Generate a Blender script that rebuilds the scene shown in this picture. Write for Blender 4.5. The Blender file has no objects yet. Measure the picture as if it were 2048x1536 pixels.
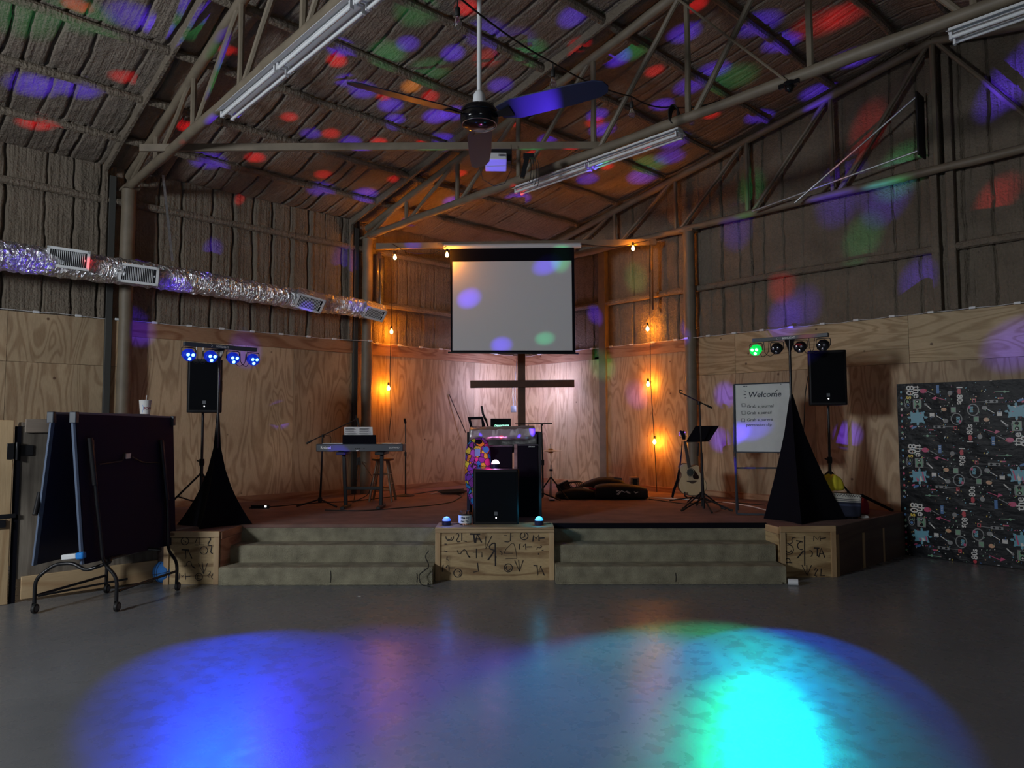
import bpy, bmesh, math, random
import numpy as np
from mathutils import Vector, Matrix, Euler
random.seed(7); rng = np.random.default_rng(5)
SC = bpy.context.scene; COL = SC.collection
R = math.radians
# ---------------------------------------------------------------- camera, light, exposure
CX, CY, CH = 10.2561, -9.823, 1.6624
YAW, PITCH, ROLL, FPX = 0.8197, 0.0582, -0.0024, 1405.5
HS = 0.545; BT = HS + .02                                   # stage height
cam_d = bpy.data.cameras.new('camera'); cam = bpy.data.objects.new('camera', cam_d); COL.objects.link(cam)
cam_d.sensor_fit = 'HORIZONTAL'; cam_d.sensor_width = 36; cam_d.lens = 36 * FPX / 2048
cam_d.clip_start = 0.05; cam_d.clip_end = 100
cam.matrix_world = Matrix.Translation((CX, CY, CH)) @ Matrix.Rotation(YAW, 4, 'Z') @ Matrix.Rotation(math.pi/2 + PITCH, 4, 'X') @ Matrix.Rotation(ROLL, 4, 'Z')
SC.camera = cam
SC.view_settings.view_transform = 'Standard'; SC.view_settings.look = 'None'
SC.view_settings.gamma = 1.0; SC.view_settings.use_curve_mapping = False
SC.view_settings.exposure = 0.0
SC.cycles.use_denoising = True
SC.cycles.max_bounces = 6; SC.cycles.sample_clamp_indirect = 4.0
SC.cycles.caustics_reflective = False; SC.cycles.caustics_refractive = False
W = bpy.data.worlds.new('world'); SC.world = W; W.use_nodes = True
W.node_tree.nodes['Background'].inputs[0].default_value = (0.02, 0.025, 0.04, 1)
W.node_tree.nodes['Background'].inputs[1].default_value = 0.5

def lamp(kind, name, loc, power, col, target=None, **kw):
    d = bpy.data.lights.new(name, kind); d.energy = power; d.color = col
    for k, v in kw.items(): setattr(d, k, v)
    o = bpy.data.objects.new(name, d); COL.objects.link(o); o.location = loc
    if target is not None:
        o.rotation_euler = (Vector(target) - Vector(loc)).to_track_quat('-Z', 'Y').to_euler()
    return o
# rear key lamp placed from the cast shadows; its back-wall opening is assumed
lamp('AREA', 'rear_key_light', (5.6, -14.6, 3.3), 350, (0.90, 0.95, 1.0), (5.0, 0, 3.3), shape='RECTANGLE', size=1.1, size_y=0.9)
lamp('AREA', 'side_fill', (14.9, -11.5, 2.6), 45, (0.85, 0.93, 1.0), (4, -4, 3.0), shape='RECTANGLE', size=2.4, size_y=2.0)  # added fill lamp; the far wall behind it has no opening

# ---------------------------------------------------------------- frames
UV = Matrix.Translation((CX, CY, 0)) @ Matrix.Rotation(YAW, 4, 'Z')     # x right, y away from the viewer, z up
ID = Matrix.Identity(4)
cp, sp_, cr, sr = math.cos(PITCH), math.sin(PITCH), math.cos(ROLL), math.sin(ROLL)
def ray(px, py):
    f = Vector((0, cp, sp_)); r = Vector((1, 0, 0)); u = Vector((0, -sp_, cp))
    r2 = r*cr + u*sr; u2 = -r*sr + u*cr
    return f*FPX + r2*(px-1024) + u2*(768-py)
def U(px, py, v):                 # point at distance v, in the UV frame
    d = ray(px, py); t = v/d.y; return Vector((d.x*t, v, CH + d.z*t))
def UZ(px, py, z):
    d = ray(px, py); t = (z-CH)/d.z; return Vector((d.x*t, d.y*t, z))
def PW(px, py, axis, val):        # world point on plane x=val (0), y=val (1), z=val (2)
    d = UV.to_3x3() @ ray(px, py); c = Vector((CX, CY, CH)); t = (val-c[axis])/d[axis]; return c + d*t
def roofz(x): return 5.1 + 0.2*min(x, 15.2-x)
# ---------------------------------------------------------------- mesh builder
class MB:
    def __init__(s, F=ID): s.F = F; s.v = []; s.f = []; s.m = []; s.mi = 0
    def add(s, vs, fs):
        b = len(s.v); s.v += [tuple(v) for v in vs]; s.f += [tuple(i+b for i in f) for f in fs]; s.m += [s.mi]*len(fs); return s
    def box(s, c, d, rot=None):
        c = Vector(c); h = [x/2 for x in d]; vs = []
        for sx in (-1, 1):
            for sy in (-1, 1):
                for sz in (-1, 1):
                    p = Vector((sx*h[0], sy*h[1], sz*h[2]))
                    if rot is not None: p = rot @ p
                    vs.append(c+p)
        return s.add(vs, [(0,1,3,2),(4,6,7,5),(0,4,5,1),(2,3,7,6),(0,2,6,4),(1,5,7,3)])
    def bb(s, x0, x1, y0, y1, z0, z1): return s.box(((x0+x1)/2,(y0+y1)/2,(z0+z1)/2), (abs(x1-x0),abs(y1-y0),abs(z1-z0)))
    def bar(s, a, b, w, h, up=(0,0,1)):
        a = Vector(a); b = Vector(b); d = b-a; L = d.length; x = d.normalized(); u = Vector(up)
        y = u.cross(x)
        if y.length < 1e-4: y = Vector((0,1,0)).cross(x)
        y.normalize(); z = x.cross(y)
        return s.box((a+b)/2, (L, w, h), Matrix((x,y,z)).transposed())
    def tube(s, pts, r, n=10, closed=False, cap=True, flat=1.0):
        pts = [Vector(p) for p in pts]; k = len(pts); rs = r if isinstance(r, (list, tuple)) else [r]*k
        vs = []; nrm = None
        for i in range(k):
            if closed: t = pts[(i+1)%k]-pts[i-1]
            else: t = pts[min(i+1,k-1)]-pts[max(i-1,0)]
            t.normalize()
            if nrm is None:
                nrm = t.cross(Vector((0,0,1)))
                if nrm.length < .05: nrm = t.cross(Vector((0,1,0)))
            nrm = nrm - t*nrm.dot(t); nrm.normalize(); bn = t.cross(nrm)
            for j in range(n):
                a = 2*math.pi*j/n; vs.append(pts[i] + (nrm*math.cos(a) + bn*math.sin(a)*flat)*rs[i])
        fs = []
        for i in range(k if closed else k-1):
            for j in range(n):
                a = i*n+j; b = i*n+(j+1)%n; c = ((i+1)%k)*n+(j+1)%n; d = ((i+1)%k)*n+j; fs.append((a,b,c,d))
        if cap and not closed: fs.append(tuple(range(n))[::-1]); fs.append(tuple((k-1)*n+j for j in range(n)))
        return s.add(vs, fs)
    def lathe(s, prof, c=(0,0,0), n=24, rot=None, cap=True):
        c = Vector(c); vs = []; k = len(prof)
        for (r, z) in prof:
            for j in range(n):
                a = 2*math.pi*j/n; p = Vector((r*math.cos(a), r*math.sin(a), z))
                if rot is not None: p = rot @ p
                vs.append(c+p)
        fs = [(i*n+j, i*n+(j+1)%n, (i+1)*n+(j+1)%n, (i+1)*n+j) for i in range(k-1) for j in range(n)]
        if cap: fs.append(tuple(range(n))[::-1]); fs.append(tuple((k-1)*n+j for j in range(n)))
        return s.add(vs, fs)
    def ball(s, c, r, n=16, m=10, sc=(1,1,1)):
        prof = [(max(r*math.sin(math.pi*i/m), 1e-4), -r*math.cos(math.pi*i/m)) for i in range(m+1)]
        b = len(s.v); s.lathe(prof, (0,0,0), n)
        for i in range(b, len(s.v)): q = s.v[i]; s.v[i] = (q[0]*sc[0]+c[0], q[1]*sc[1]+c[1], q[2]*sc[2]+c[2])
        return s
    def prism(s, poly, z0, z1):       # poly in xy
        n = len(poly); vs = [(p[0],p[1],z0) for p in poly] + [(p[0],p[1],z1) for p in poly]
        return s.add(vs, [tuple(range(n))[::-1], tuple(range(n,2*n))] + [(i,(i+1)%n,n+(i+1)%n,n+i) for i in range(n)])
    def slab(s, poly, off):           # planar 3d polygon thickened by the vector off
        n = len(poly); off = Vector(off); vs = [Vector(p) for p in poly] + [Vector(p)+off for p in poly]
        return s.add(vs, [tuple(range(n))[::-1], tuple(range(n,2*n))] + [(i,(i+1)%n,n+(i+1)%n,n+i) for i in range(n)])
    def ribbon(s, pts, w, nrm):       # flat stroke facing nrm
        pts = [Vector(p) for p in pts]; nrm = Vector(nrm); k = len(pts); vs = []
        for i in range(k):
            t = pts[min(i+1,k-1)]-pts[max(i-1,0)]; sd = t.cross(nrm); sd.normalize(); vs += [pts[i]+sd*w/2, pts[i]-sd*w/2]
        return s.add(vs, [(2*i, 2*i+1, 2*i+3, 2*i+2) for i in range(k-1)])
    def text(s, string, o, x, y, size, align='CENTER', bold=0.0, shear=0.0):   # o origin, x right, y up unit vectors
        o, x, y = Vector(o), Vector(x), Vector(y)
        cu = bpy.data.curves.new('t', 'FONT'); cu.body = string; cu.size = size; cu.align_x = align; cu.offset = bold; cu.shear = shear
        cu.resolution_u = 3
        ob = bpy.data.objects.new('t', cu); COL.objects.link(ob)
        me = bpy.data.meshes.new_from_object(ob.evaluated_get(bpy.context.evaluated_depsgraph_get()))
        s.add([o + x*v.co.x + y*v.co.y for v in me.vertices], [tuple(p.vertices) for p in me.polygons])
        bpy.data.objects.remove(ob); bpy.data.curves.remove(cu); bpy.data.meshes.remove(me)
        return s
    def build(s, name, mats, parent=None, smooth=40, bevel=0, sub=0):
        me = bpy.data.meshes.new(name)
        base = ROOT.get(parent.name, ID) if parent is not None else None
        if parent is None:
            P = [s.F @ Vector(v) for v in s.v]
            lo = [min(p[i] for p in P) for i in range(3)]; hi = [max(p[i] for p in P) for i in range(3)]
            org = Vector(((lo[0]+hi[0])/2, (lo[1]+hi[1])/2, lo[2])); base = Matrix.Translation(org)
        M_ = base.inverted() @ s.F
        me.from_pydata([M_ @ Vector(v) for v in s.v], [], s.f)
        if not isinstance(mats, (list, tuple)): mats = [mats]
        for m in mats: me.materials.append(m)
        me.polygons.foreach_set('material_index', s.m)
        me.validate(); me.update()
        if smooth:
            me.polygons.foreach_set('use_smooth', [True]*len(me.polygons))
            try: me.set_sharp_from_angle(angle=R(smooth))
            except Exception: pass
        o = bpy.data.objects.new(name, me); COL.objects.link(o)
        if parent is not None:
            o.parent = parent; ROOT[o.name] = base
        else:
            o.location = base.to_translation(); ROOT[o.name] = base
        if bevel:
            b = o.modifiers.new('b', 'BEVEL'); b.width = bevel; b.segments = 2; b.limit_method = 'ANGLE'
        if sub:
            b = o.modifiers.new('s', 'SUBSURF'); b.levels = sub; b.render_levels = sub
        return o
ROOT = {}
def tag(o, label=None, cat=None, group=None, kind=None):
    if label: o['label'] = label
    if cat: o['category'] = cat
    if group: o['group'] = group
    if kind: o['kind'] = kind
    return o
def thing(name, label, cat, loc=(0,0,0), F=UV, rotz=0, group=None):
    o = bpy.data.objects.new(name, None); COL.objects.link(o); o.empty_display_size = .1
    M_ = F @ Matrix.Translation(loc) @ Matrix.Rotation(rotz, 4, 'Z')
    o.matrix_world = M_; ROOT[o.name] = M_
    return tag(o, label, cat, group)
def dup(root, M_, label=None, group=None):
    def cp_(o, par):
        c = o.copy(); COL.objects.link(c)
        if par is not None: c.parent = par
        for ch in [x for x in bpy.data.objects if x.parent == o and x.name not in done]:
            done.add(cp_(ch, c).name)
        return c
    done = set(); r = cp_(root, None); r.matrix_world = M_; ROOT[r.name] = M_
    if label: r['label'] = label
    if group: r['group'] = group
    return r
# ---------------------------------------------------------------- materials
def newmat(name):
    m = bpy.data.materials.new(name); m.use_nodes = True; nt = m.node_tree
    return m, nt, nt.nodes['Principled BSDF']
def nd(nt, t, **kw):
    n = nt.nodes.new(t)
    for k, v in kw.items():
        if k in n.inputs: n.inputs[k].default_value = v
        else: setattr(n, k, v)
    return n
def lk(nt, a, b): nt.links.new(a, b)
def mat(name, col, rough=.5, metal=0, noise=0, nscale=20, bump=0, bscale=60, spec=None, stretch=(1,1,1), alpha=None, trans=0, coat=0):
    m, nt, b = newmat(name)
    b.inputs['Base Color'].default_value = (*col, 1); b.inputs['Roughness'].default_value = rough; b.inputs['Metallic'].default_value = metal
    if spec is not None: b.inputs['Specular IOR Level'].default_value = spec
    if trans: b.inputs['Transmission Weight'].default_value = trans
    if coat: b.inputs['Coat Weight'].default_value = coat
    tc = nd(nt, 'ShaderNodeTexCoord'); mp = nd(nt, 'ShaderNodeMapping'); mp.inputs['Scale'].default_value = stretch; lk(nt, tc.outputs['Object'], mp.inputs[0])
    if noise:
        n = nd(nt, 'ShaderNodeTexNoise', Scale=nscale, Detail=5.0); lk(nt, mp.outputs[0], n.inputs[0])
        r = nd(nt, 'ShaderNodeMapRange'); r.inputs[1].default_value = .3; r.inputs[2].default_value = .7; r.inputs[3].default_value = 1-noise; r.inputs[4].default_value = 1+noise
        lk(nt, n.outputs[0], r.inputs[0])
        x = nd(nt, 'ShaderNodeVectorMath', operation='SCALE'); x.inputs[0].default_value = col; lk(nt, r.outputs[0], x.inputs['Scale']); lk(nt, x.outputs[0], b.inputs['Base Color'])
    if bump:
        n = nd(nt, 'ShaderNodeTexNoise', Scale=bscale, Detail=6.0); lk(nt, mp.outputs[0], n.inputs[0])
        u = nd(nt, 'ShaderNodeBump', Strength=bump, Distance=.02); lk(nt, n.outputs[0], u.inputs['Height']); lk(nt, u.outputs[0], b.inputs['Normal'])
    return m
def emit(name, col, s, base=(.8,.8,.8)):
    m, nt, b = newmat(name); b.inputs['Base Color'].default_value = (*base, 1)
    b.inputs['Emission Color'].default_value = (*col, 1); b.inputs['Emission Strength'].default_value = s; return m
def wood(name, c1, c2, stretch=(9, 9, .8), rings=9, knots=True, rough=.6, dirt=.12, lscale=1.0):
    m, nt, b = newmat(name)
    tc = nd(nt, 'ShaderNodeTexCoord'); oi = nd(nt, 'ShaderNodeObjectInfo')
    off = nd(nt, 'ShaderNodeMath', operation='MULTIPLY'); off.inputs[1].default_value = 37.0; lk(nt, oi.outputs['Random'], off.inputs[0])
    ad = nd(nt, 'ShaderNodeVectorMath', operation='ADD'); lk(nt, tc.outputs['Object'], ad.inputs[0]); lk(nt, off.outputs[0], ad.inputs[1])
    mp = nd(nt, 'ShaderNodeMapping'); mp.inputs['Scale'].default_value = [s*.28*lscale for s in stretch]; lk(nt, ad.outputs[0], mp.inputs[0])
    n = nd(nt, 'ShaderNodeTexNoise', Scale=1.0, Detail=1.5, Roughness=.4, Distortion=.9); lk(nt, mp.outputs[0], n.inputs[0])
    k = nd(nt, 'ShaderNodeMath', operation='MULTIPLY'); k.inputs[1].default_value = rings*6.28; lk(nt, n.outputs[0], k.inputs[0])
    s = nd(nt, 'ShaderNodeMath', operation='SINE'); lk(nt, k.outputs[0], s.inputs[0])
    rp = nd(nt, 'ShaderNodeValToRGB'); rp.color_ramp.elements[0].position = .45; rp.color_ramp.elements[1].position = 1.0
    mr = nd(nt, 'ShaderNodeMapRange'); mr.inputs[1].default_value = -1; lk(nt, s.outputs[0], mr.inputs[0]); lk(nt, mr.outputs[0], rp.inputs[0])
    rp.color_ramp.elements[0].color = (0,0,0,1); rp.color_ramp.elements[1].color = (1,1,1,1)
    fn = nd(nt, 'ShaderNodeTexNoise', Scale=1.0, Detail=4.0); mp2 = nd(nt, 'ShaderNodeMapping'); mp2.inputs['Scale'].default_value = [q*6 for q in stretch]
    lk(nt, ad.outputs[0], mp2.inputs[0]); lk(nt, mp2.outputs[0], fn.inputs[0])
    mx = nd(nt, 'ShaderNodeMix', data_type='RGBA'); mx.inputs[6].default_value = (*c1,1); mx.inputs[7].default_value = (*c2,1)
    sm = nd(nt, 'ShaderNodeMath', operation='MULTIPLY_ADD'); sm.inputs[1].default_value = .55; lk(nt, rp.outputs[0], sm.inputs[0])
    f2 = nd(nt, 'ShaderNodeMath', operation='MULTIPLY'); f2.inputs[1].default_value = .6; lk(nt, fn.outputs[0], f2.inputs[0]); lk(nt, f2.outputs[0], sm.inputs[2])
    lk(nt, sm.outputs[0], mx.inputs[0]); out = mx.outputs[2]
    # large blotches
    ln = nd(nt, 'ShaderNodeTexNoise', Scale=1.3, Detail=3.0); lk(nt, ad.outputs[0], ln.inputs[0])
    lr = nd(nt, 'ShaderNodeMapRange'); lr.inputs[1].default_value = .3; lr.inputs[2].default_value = .7; lr.inputs[3].default_value = 1-dirt*1.6; lr.inputs[4].default_value = 1+dirt; lk(nt, ln.outputs[0], lr.inputs[0])
    rv = nd(nt, 'ShaderNodeMapRange'); rv.inputs[3].default_value = .86; rv.inputs[4].default_value = 1.12; lk(nt, oi.outputs['Random'], rv.inputs[0])
    m2 = nd(nt, 'ShaderNodeMath', operation='MULTIPLY'); lk(nt, lr.outputs[0], m2.inputs[0]); lk(nt, rv.outputs[0], m2.inputs[1])
    sc = nd(nt, 'ShaderNodeVectorMath', operation='SCALE'); lk(nt, out, sc.inputs[0]); lk(nt, m2.outputs[0], sc.inputs['Scale']); out = sc.outputs[0]
    if knots:
        vo = nd(nt, 'ShaderNodeTexVoronoi', Scale=1.0); mp3 = nd(nt, 'ShaderNodeMapping'); mp3.inputs['Scale'].default_value = [3.4 if q > 2 else 2.0 for q in stretch]
        lk(nt, ad.outputs[0], mp3.inputs[0]); lk(nt, mp3.outputs[0], vo.inputs[0])
        kr = nd(nt, 'ShaderNodeMapRange'); kr.inputs[1].default_value = .045; kr.inputs[2].default_value = .075; kr.inputs[3].default_value = .85; kr.inputs[4].default_value = 0; lk(nt, vo.outputs['Distance'], kr.inputs[0])
        m3 = nd(nt, 'ShaderNodeMix', data_type='RGBA'); lk(nt, kr.outputs[0], m3.inputs[0]); lk(nt, out, m3.inputs[6]); m3.inputs[7].default_value = (c2[0]*.3, c2[1]*.2, c2[2]*.2, 1); out = m3.outputs[2]
    lk(nt, out, b.inputs['Base Color']); b.inputs['Roughness'].default_value = rough
    bu = nd(nt, 'ShaderNodeBump', Strength=.15, Distance=.01); lk(nt, fn.outputs[0], bu.inputs['Height']); lk(nt, bu.outputs[0], b.inputs['Normal'])
    return m
def foam_mat(name, col, st=(24,24,1.2)):
    m, nt, b = newmat(name); tc = nd(nt, 'ShaderNodeTexCoord')
    n1 = nd(nt, 'ShaderNodeTexNoise', Scale=28.0, Detail=7.0, Roughness=.65); lk(nt, tc.outputs['Object'], n1.inputs[0])
    n2 = nd(nt, 'ShaderNodeTexNoise', Scale=3.0, Detail=4.0); lk(nt, tc.outputs['Object'], n2.inputs[0])
    vo = nd(nt, 'ShaderNodeTexVoronoi', Scale=42.0); lk(nt, tc.outputs['Object'], vo.inputs[0])
    mp = nd(nt, 'ShaderNodeMapping'); mp.inputs['Scale'].default_value = st; lk(nt, tc.outputs['Object'], mp.inputs[0])
    n4 = nd(nt, 'ShaderNodeTexNoise', Scale=1.0, Detail=3.0); lk(nt, mp.outputs[0], n4.inputs[0])
    a0 = nd(nt, 'ShaderNodeMath', operation='MULTIPLY_ADD'); a0.inputs[1].default_value = 1.6; lk(nt, n4.outputs[0], a0.inputs[0]); lk(nt, n1.outputs[0], a0.inputs[2])
    a = nd(nt, 'ShaderNodeMath', operation='MULTIPLY_ADD'); a.inputs[1].default_value = .4; lk(nt, vo.outputs[0], a.inputs[0]); lk(nt, a0.outputs[0], a.inputs[2])
    bu = nd(nt, 'ShaderNodeBump', Strength=.9, Distance=.02); lk(nt, a.outputs[0], bu.inputs['Height']); lk(nt, bu.outputs[0], b.inputs['Normal'])
    r = nd(nt, 'ShaderNodeMapRange'); r.inputs[1].default_value = .3; r.inputs[2].default_value = .7; r.inputs[3].default_value = .72; r.inputs[4].default_value = 1.25
    mx = nd(nt, 'ShaderNodeMath', operation='MULTIPLY_ADD'); mx.inputs[1].default_value = .5; lk(nt, n1.outputs[0], mx.inputs[0])
    h = nd(nt, 'ShaderNodeMath', operation='MULTIPLY'); h.inputs[1].default_value = .5; lk(nt, n2.outputs[0], h.inputs[0]); lk(nt, h.outputs[0], mx.inputs[2]); lk(nt, mx.outputs[0], r.inputs[0])
    s = nd(nt, 'ShaderNodeVectorMath', operation='SCALE'); s.inputs[0].default_value = col; lk(nt, r.outputs[0], s.inputs['Scale']); lk(nt, s.outputs[0], b.inputs['Base Color'])
    b.inputs['Roughness'].default_value = .8; return m
M = dict(
 foam=foam_mat('spray_foam', (.205,.168,.125)), foamr=foam_mat('roof_foam', (.235,.195,.155), (1.2,24,1.2)), steel=mat('tan_painted_steel', (.19,.155,.11), .55, noise=.15, nscale=6, bump=.1, bscale=30),
 ply=wood('plywood_vertical', (.58,.44,.275), (.33,.215,.12), stretch=(12,12,2.6), rings=9), plyh=wood('plywood_horizontal', (.58,.45,.27), (.33,.225,.11), stretch=(2.6,2.6,12), rings=9),
 board=wood('header_board', (.50,.30,.17), (.26,.11,.05), stretch=(2.2,2.2,12), rings=6),
 lumber=wood('lumber', (.60,.44,.25), (.42,.26,.13), stretch=(1.2,1.2,10), rings=4, knots=True),
 lumberv=wood('lumber_upright', (.60,.44,.25), (.42,.26,.13), stretch=(10,10,1.2), rings=4, knots=True),
 old=wood('weathered_planks', (.22,.19,.15), (.11,.09,.07), stretch=(10,10,1.0), rings=5, dirt=.4),
 oldh=wood('weathered_board', (.24,.20,.16), (.12,.09,.07), stretch=(1.0,1.0,10), rings=5, dirt=.4),
 boxply=wood('box_plywood', (.62,.46,.24), (.22,.12,.05), stretch=(3,3,16), rings=4, knots=False, dirt=.2),
 stain=wood('stained_plywood', (.16,.11,.09), (.11,.07,.06), stretch=(1,1,8), rings=4, knots=False),
 deck=mat('stage_carpet', (.21,.12,.10), .95, noise=.2, nscale=4, bump=.4, bscale=250),
 carpet=mat('step_carpet', (.34,.31,.215), .95, noise=.28, nscale=7, bump=1, bscale=120),
 darkwood=mat('dark_beam', (.045,.026,.016), .5, noise=.3, nscale=6, stretch=(1,1,1)),
 black=mat('black_plastic', (.007,.007,.009), .5, spec=.3), matte=mat('black_fabric', (.006,.006,.010), .9, spec=.1), gloss=mat('glossy_black', (.006,.006,.008), .12),
 metal=mat('black_metal', (.02,.02,.022), .3, metal=.3), chrome=mat('chrome', (.7,.7,.72), .18, metal=1), galv=mat('galvanised', (.55,.57,.58), .35, metal=.8, noise=.2, nscale=30),
 white=mat('white_enamel', (.72,.74,.76), .35), plastic=mat('white_plastic', (.75,.77,.78), .4), paper=mat('paper', (.78,.78,.76), .7, noise=.04, nscale=10),
 screen=mat('screen_fabric', (.72,.74,.75), .8), foil=mat('foil', (.80,.81,.84), .33, metal=.85, bump=1.0, bscale=9, stretch=(3,.9,3)),
 lens=mat('lens', (.5,.5,.55), .05, metal=.9), ink=mat('marker_ink', (.02,.015,.015), .7), inkb=mat('board_ink', (.04,.05,.07), .6),
 navy=mat('navy_table', (.015,.02,.055), .35, spec=.5), edge=mat('blue_grey_edge', (.12,.16,.24), .5), blueball=mat('blue_rubber', (.04,.22,.65), .55, bump=.5, bscale=300),
 blue=mat('blue_plastic', (.02,.25,.75), .4), guitar=wood('spruce', (.70,.55,.34), (.62,.46,.26), stretch=(12,12,.8), rings=3, knots=False, rough=.25),
 neck=mat('rosewood', (.06,.04,.03), .5), yellow=mat('yellow_cloth', (.75,.65,.04), .9, noise=.2, nscale=9), red=mat('red_cloth', (.25,.02,.05), .9), olive=mat('olive_cloth', (.07,.09,.05), .9),
 wool=mat('navy_wool', (.03,.035,.07), .95), cream=mat('cream_wool', (.6,.58,.52), .95), stool=mat('stool_wood', (.16,.09,.05), .4, noise=.2, nscale=10),
 brass=mat('brass', (.7,.55,.25), .3, metal=1), grey=mat('grey_plastic', (.12,.13,.14), .5), dgrey=mat('slate_plastic', (.045,.055,.07), .45), green=mat('green_print', (.1,.4,.25), .6),
 glassb=mat('clear_bulb_glass', (.9,.9,.9), .05, trans=1.0), rope=mat('cable_rubber', (.01,.01,.01), .6), wcable=mat('white_cable', (.7,.7,.7), .5),
 warm=emit('lit_bulb', (1,.62,.18), 14), silver=mat('silver_sheet', (.35,.33,.33), .28, metal=.6, bump=.4, bscale=8),
 ledb=emit('blue_led', (.12,.55,1), 6), canglowb=emit('blue_housing_glow', (.0,.03,1), .35, base=(.01,.02,.2)), ledg=emit('green_led', (.15,1,.3), 9), canglowg=emit('green_housing_glow', (0,.8,.1), .9, base=(.01,.2,.04)), ledw=emit('white_led', (1,1,1), 6),
 domeb=emit('blue_dome', (.0,.10,1), 1.8), domec=emit('cyan_dome', (.0,.45,1), 1.5), domew=emit('white_dome', (.9,.75,1), 6), domer=mat('dome_base', (.02,.02,.08), .3),
)
def concrete():
    m, nt, b = newmat('polished_concrete'); b.inputs['Specular IOR Level'].default_value = .27; tc = nd(nt, 'ShaderNodeTexCoord')
    n = nd(nt, 'ShaderNodeTexNoise', Scale=.7, Detail=8.0, Roughness=.6); lk(nt, tc.outputs['Object'], n.inputs[0])
    r = nd(nt, 'ShaderNodeValToRGB'); e = r.color_ramp.elements; e[0].position = .3; e[0].color = (.15,.158,.17,1); e[1].position = .72; e[1].color = (.215,.223,.232,1)
    lk(nt, n.outputs[0], r.inputs[0])
    n3 = nd(nt, 'ShaderNodeTexNoise', Scale=9.0, Detail=5.0); lk(nt, tc.outputs['Object'], n3.inputs[0])
    sp = nd(nt, 'ShaderNodeMapRange'); sp.inputs[1].default_value = .20; sp.inputs[2].default_value = .26; sp.inputs[3].default_value = .8; sp.inputs[4].default_value = 1; lk(nt, n3.outputs[0], sp.inputs[0])
    s = nd(nt, 'ShaderNodeVectorMath', operation='SCALE'); lk(nt, r.outputs[0], s.inputs[0]); lk(nt, sp.outputs[0], s.inputs['Scale']); lk(nt, s.outputs[0], b.inputs['Base Color'])
    rr = nd(nt, 'ShaderNodeMapRange'); rr.inputs[1].default_value = .3; rr.inputs[2].default_value = .7; rr.inputs[3].default_value = .24; rr.inputs[4].default_value = .33; lk(nt, n3.outputs[0], rr.inputs[0]); lk(nt, rr.outputs[0], b.inputs['Roughness'])
    n2 = nd(nt, 'ShaderNodeTexNoise', Scale=60.0, Detail=5.0, Roughness=.6); lk(nt, tc.outputs['Object'], n2.inputs[0])
    bu = nd(nt, 'ShaderNodeBump', Strength=.10, Distance=.006); lk(nt, n2.outputs[0], bu.inputs['Height']); lk(nt, bu.outputs[0], b.inputs['Normal'])
    return m
M['concrete'] = concrete()
def foil():
    m, nt, b = newmat('crinkled_foil'); b.inputs['Base Color'].default_value = (.80,.81,.84,1); b.inputs['Metallic'].default_value = .9; b.inputs['Roughness'].default_value = .30
    tc = nd(nt, 'ShaderNodeTexCoord'); mp = nd(nt, 'ShaderNodeMapping'); mp.inputs['Scale'].default_value = (1,1.6,.7); lk(nt, tc.outputs['Object'], mp.inputs[0])
    n = nd(nt, 'ShaderNodeTexNoise', Scale=9.0, Detail=3.0, Distortion=2.2); lk(nt, mp.outputs[0], n.inputs[0])
    v = nd(nt, 'ShaderNodeTexVoronoi', Scale=16.0); lk(nt, mp.outputs[0], v.inputs[0])
    a = nd(nt, 'ShaderNodeMath', operation='MULTIPLY_ADD'); a.inputs[1].default_value = .45; lk(nt, v.outputs[0], a.inputs[0]); lk(nt, n.outputs[0], a.inputs[2])
    u = nd(nt, 'ShaderNodeBump', Strength=1.0, Distance=.07); lk(nt, a.outputs[0], u.inputs['Height']); lk(nt, u.outputs[0], b.inputs['Normal']); return m
M['foil'] = foil()
# ---------------------------------------------------------------- room shell
def struct(o): o['kind'] = 'structure'; return o
fb = MB(); fb.bb(-.3, 15.5, -15.3, .3, -.2, 0); struct(fb.build('floor', M['concrete'], smooth=0))
def snoise(a, b, seed, sc):        # cheap smooth noise from a few sines
    g = np.random.default_rng(seed); r = 0
    for i in range(6):
        k = g.normal(size=2)*sc; r = r + np.sin(a*k[0] + b*k[1] + g.uniform(0, 6.28))
    return r/6
def grid(name, P, ns, nt_, h, mtl, nrm, parent=None):
    # P(s,t) -> world array; h displacement along nrm
    S_, T_ = np.meshgrid(ns, nt_, indexing='ij'); X = P(S_, T_) + h(S_, T_)[..., None]*np.array(nrm)
    a, b = len(ns), len(nt_); v = X.reshape(-1, 3)
    i = (np.arange(a-1)[:, None]*b + np.arange(b-1)[None, :]).reshape(-1)
    f = np.stack([i, i+b, i+b+1, i+1], 1)
    me = bpy.data.meshes.new(name); me.vertices.add(len(v)); me.vertices.foreach_set('co', v.reshape(-1).astype('f'))
    me.loops.add(f.size); me.loops.foreach_set('vertex_index', f.reshape(-1).astype('i'))
    me.polygons.add(len(f)); me.polygons.foreach_set('loop_start', (np.arange(len(f))*4).astype('i'))
    me.polygons.foreach_set('use_smooth', np.ones(len(f), bool)); me.materials.append(mtl); me.update(); me.validate()
    o = bpy.data.objects.new(name, me); COL.objects.link(o)
    if parent is not None: o.parent = parent
    return struct(o)
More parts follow.
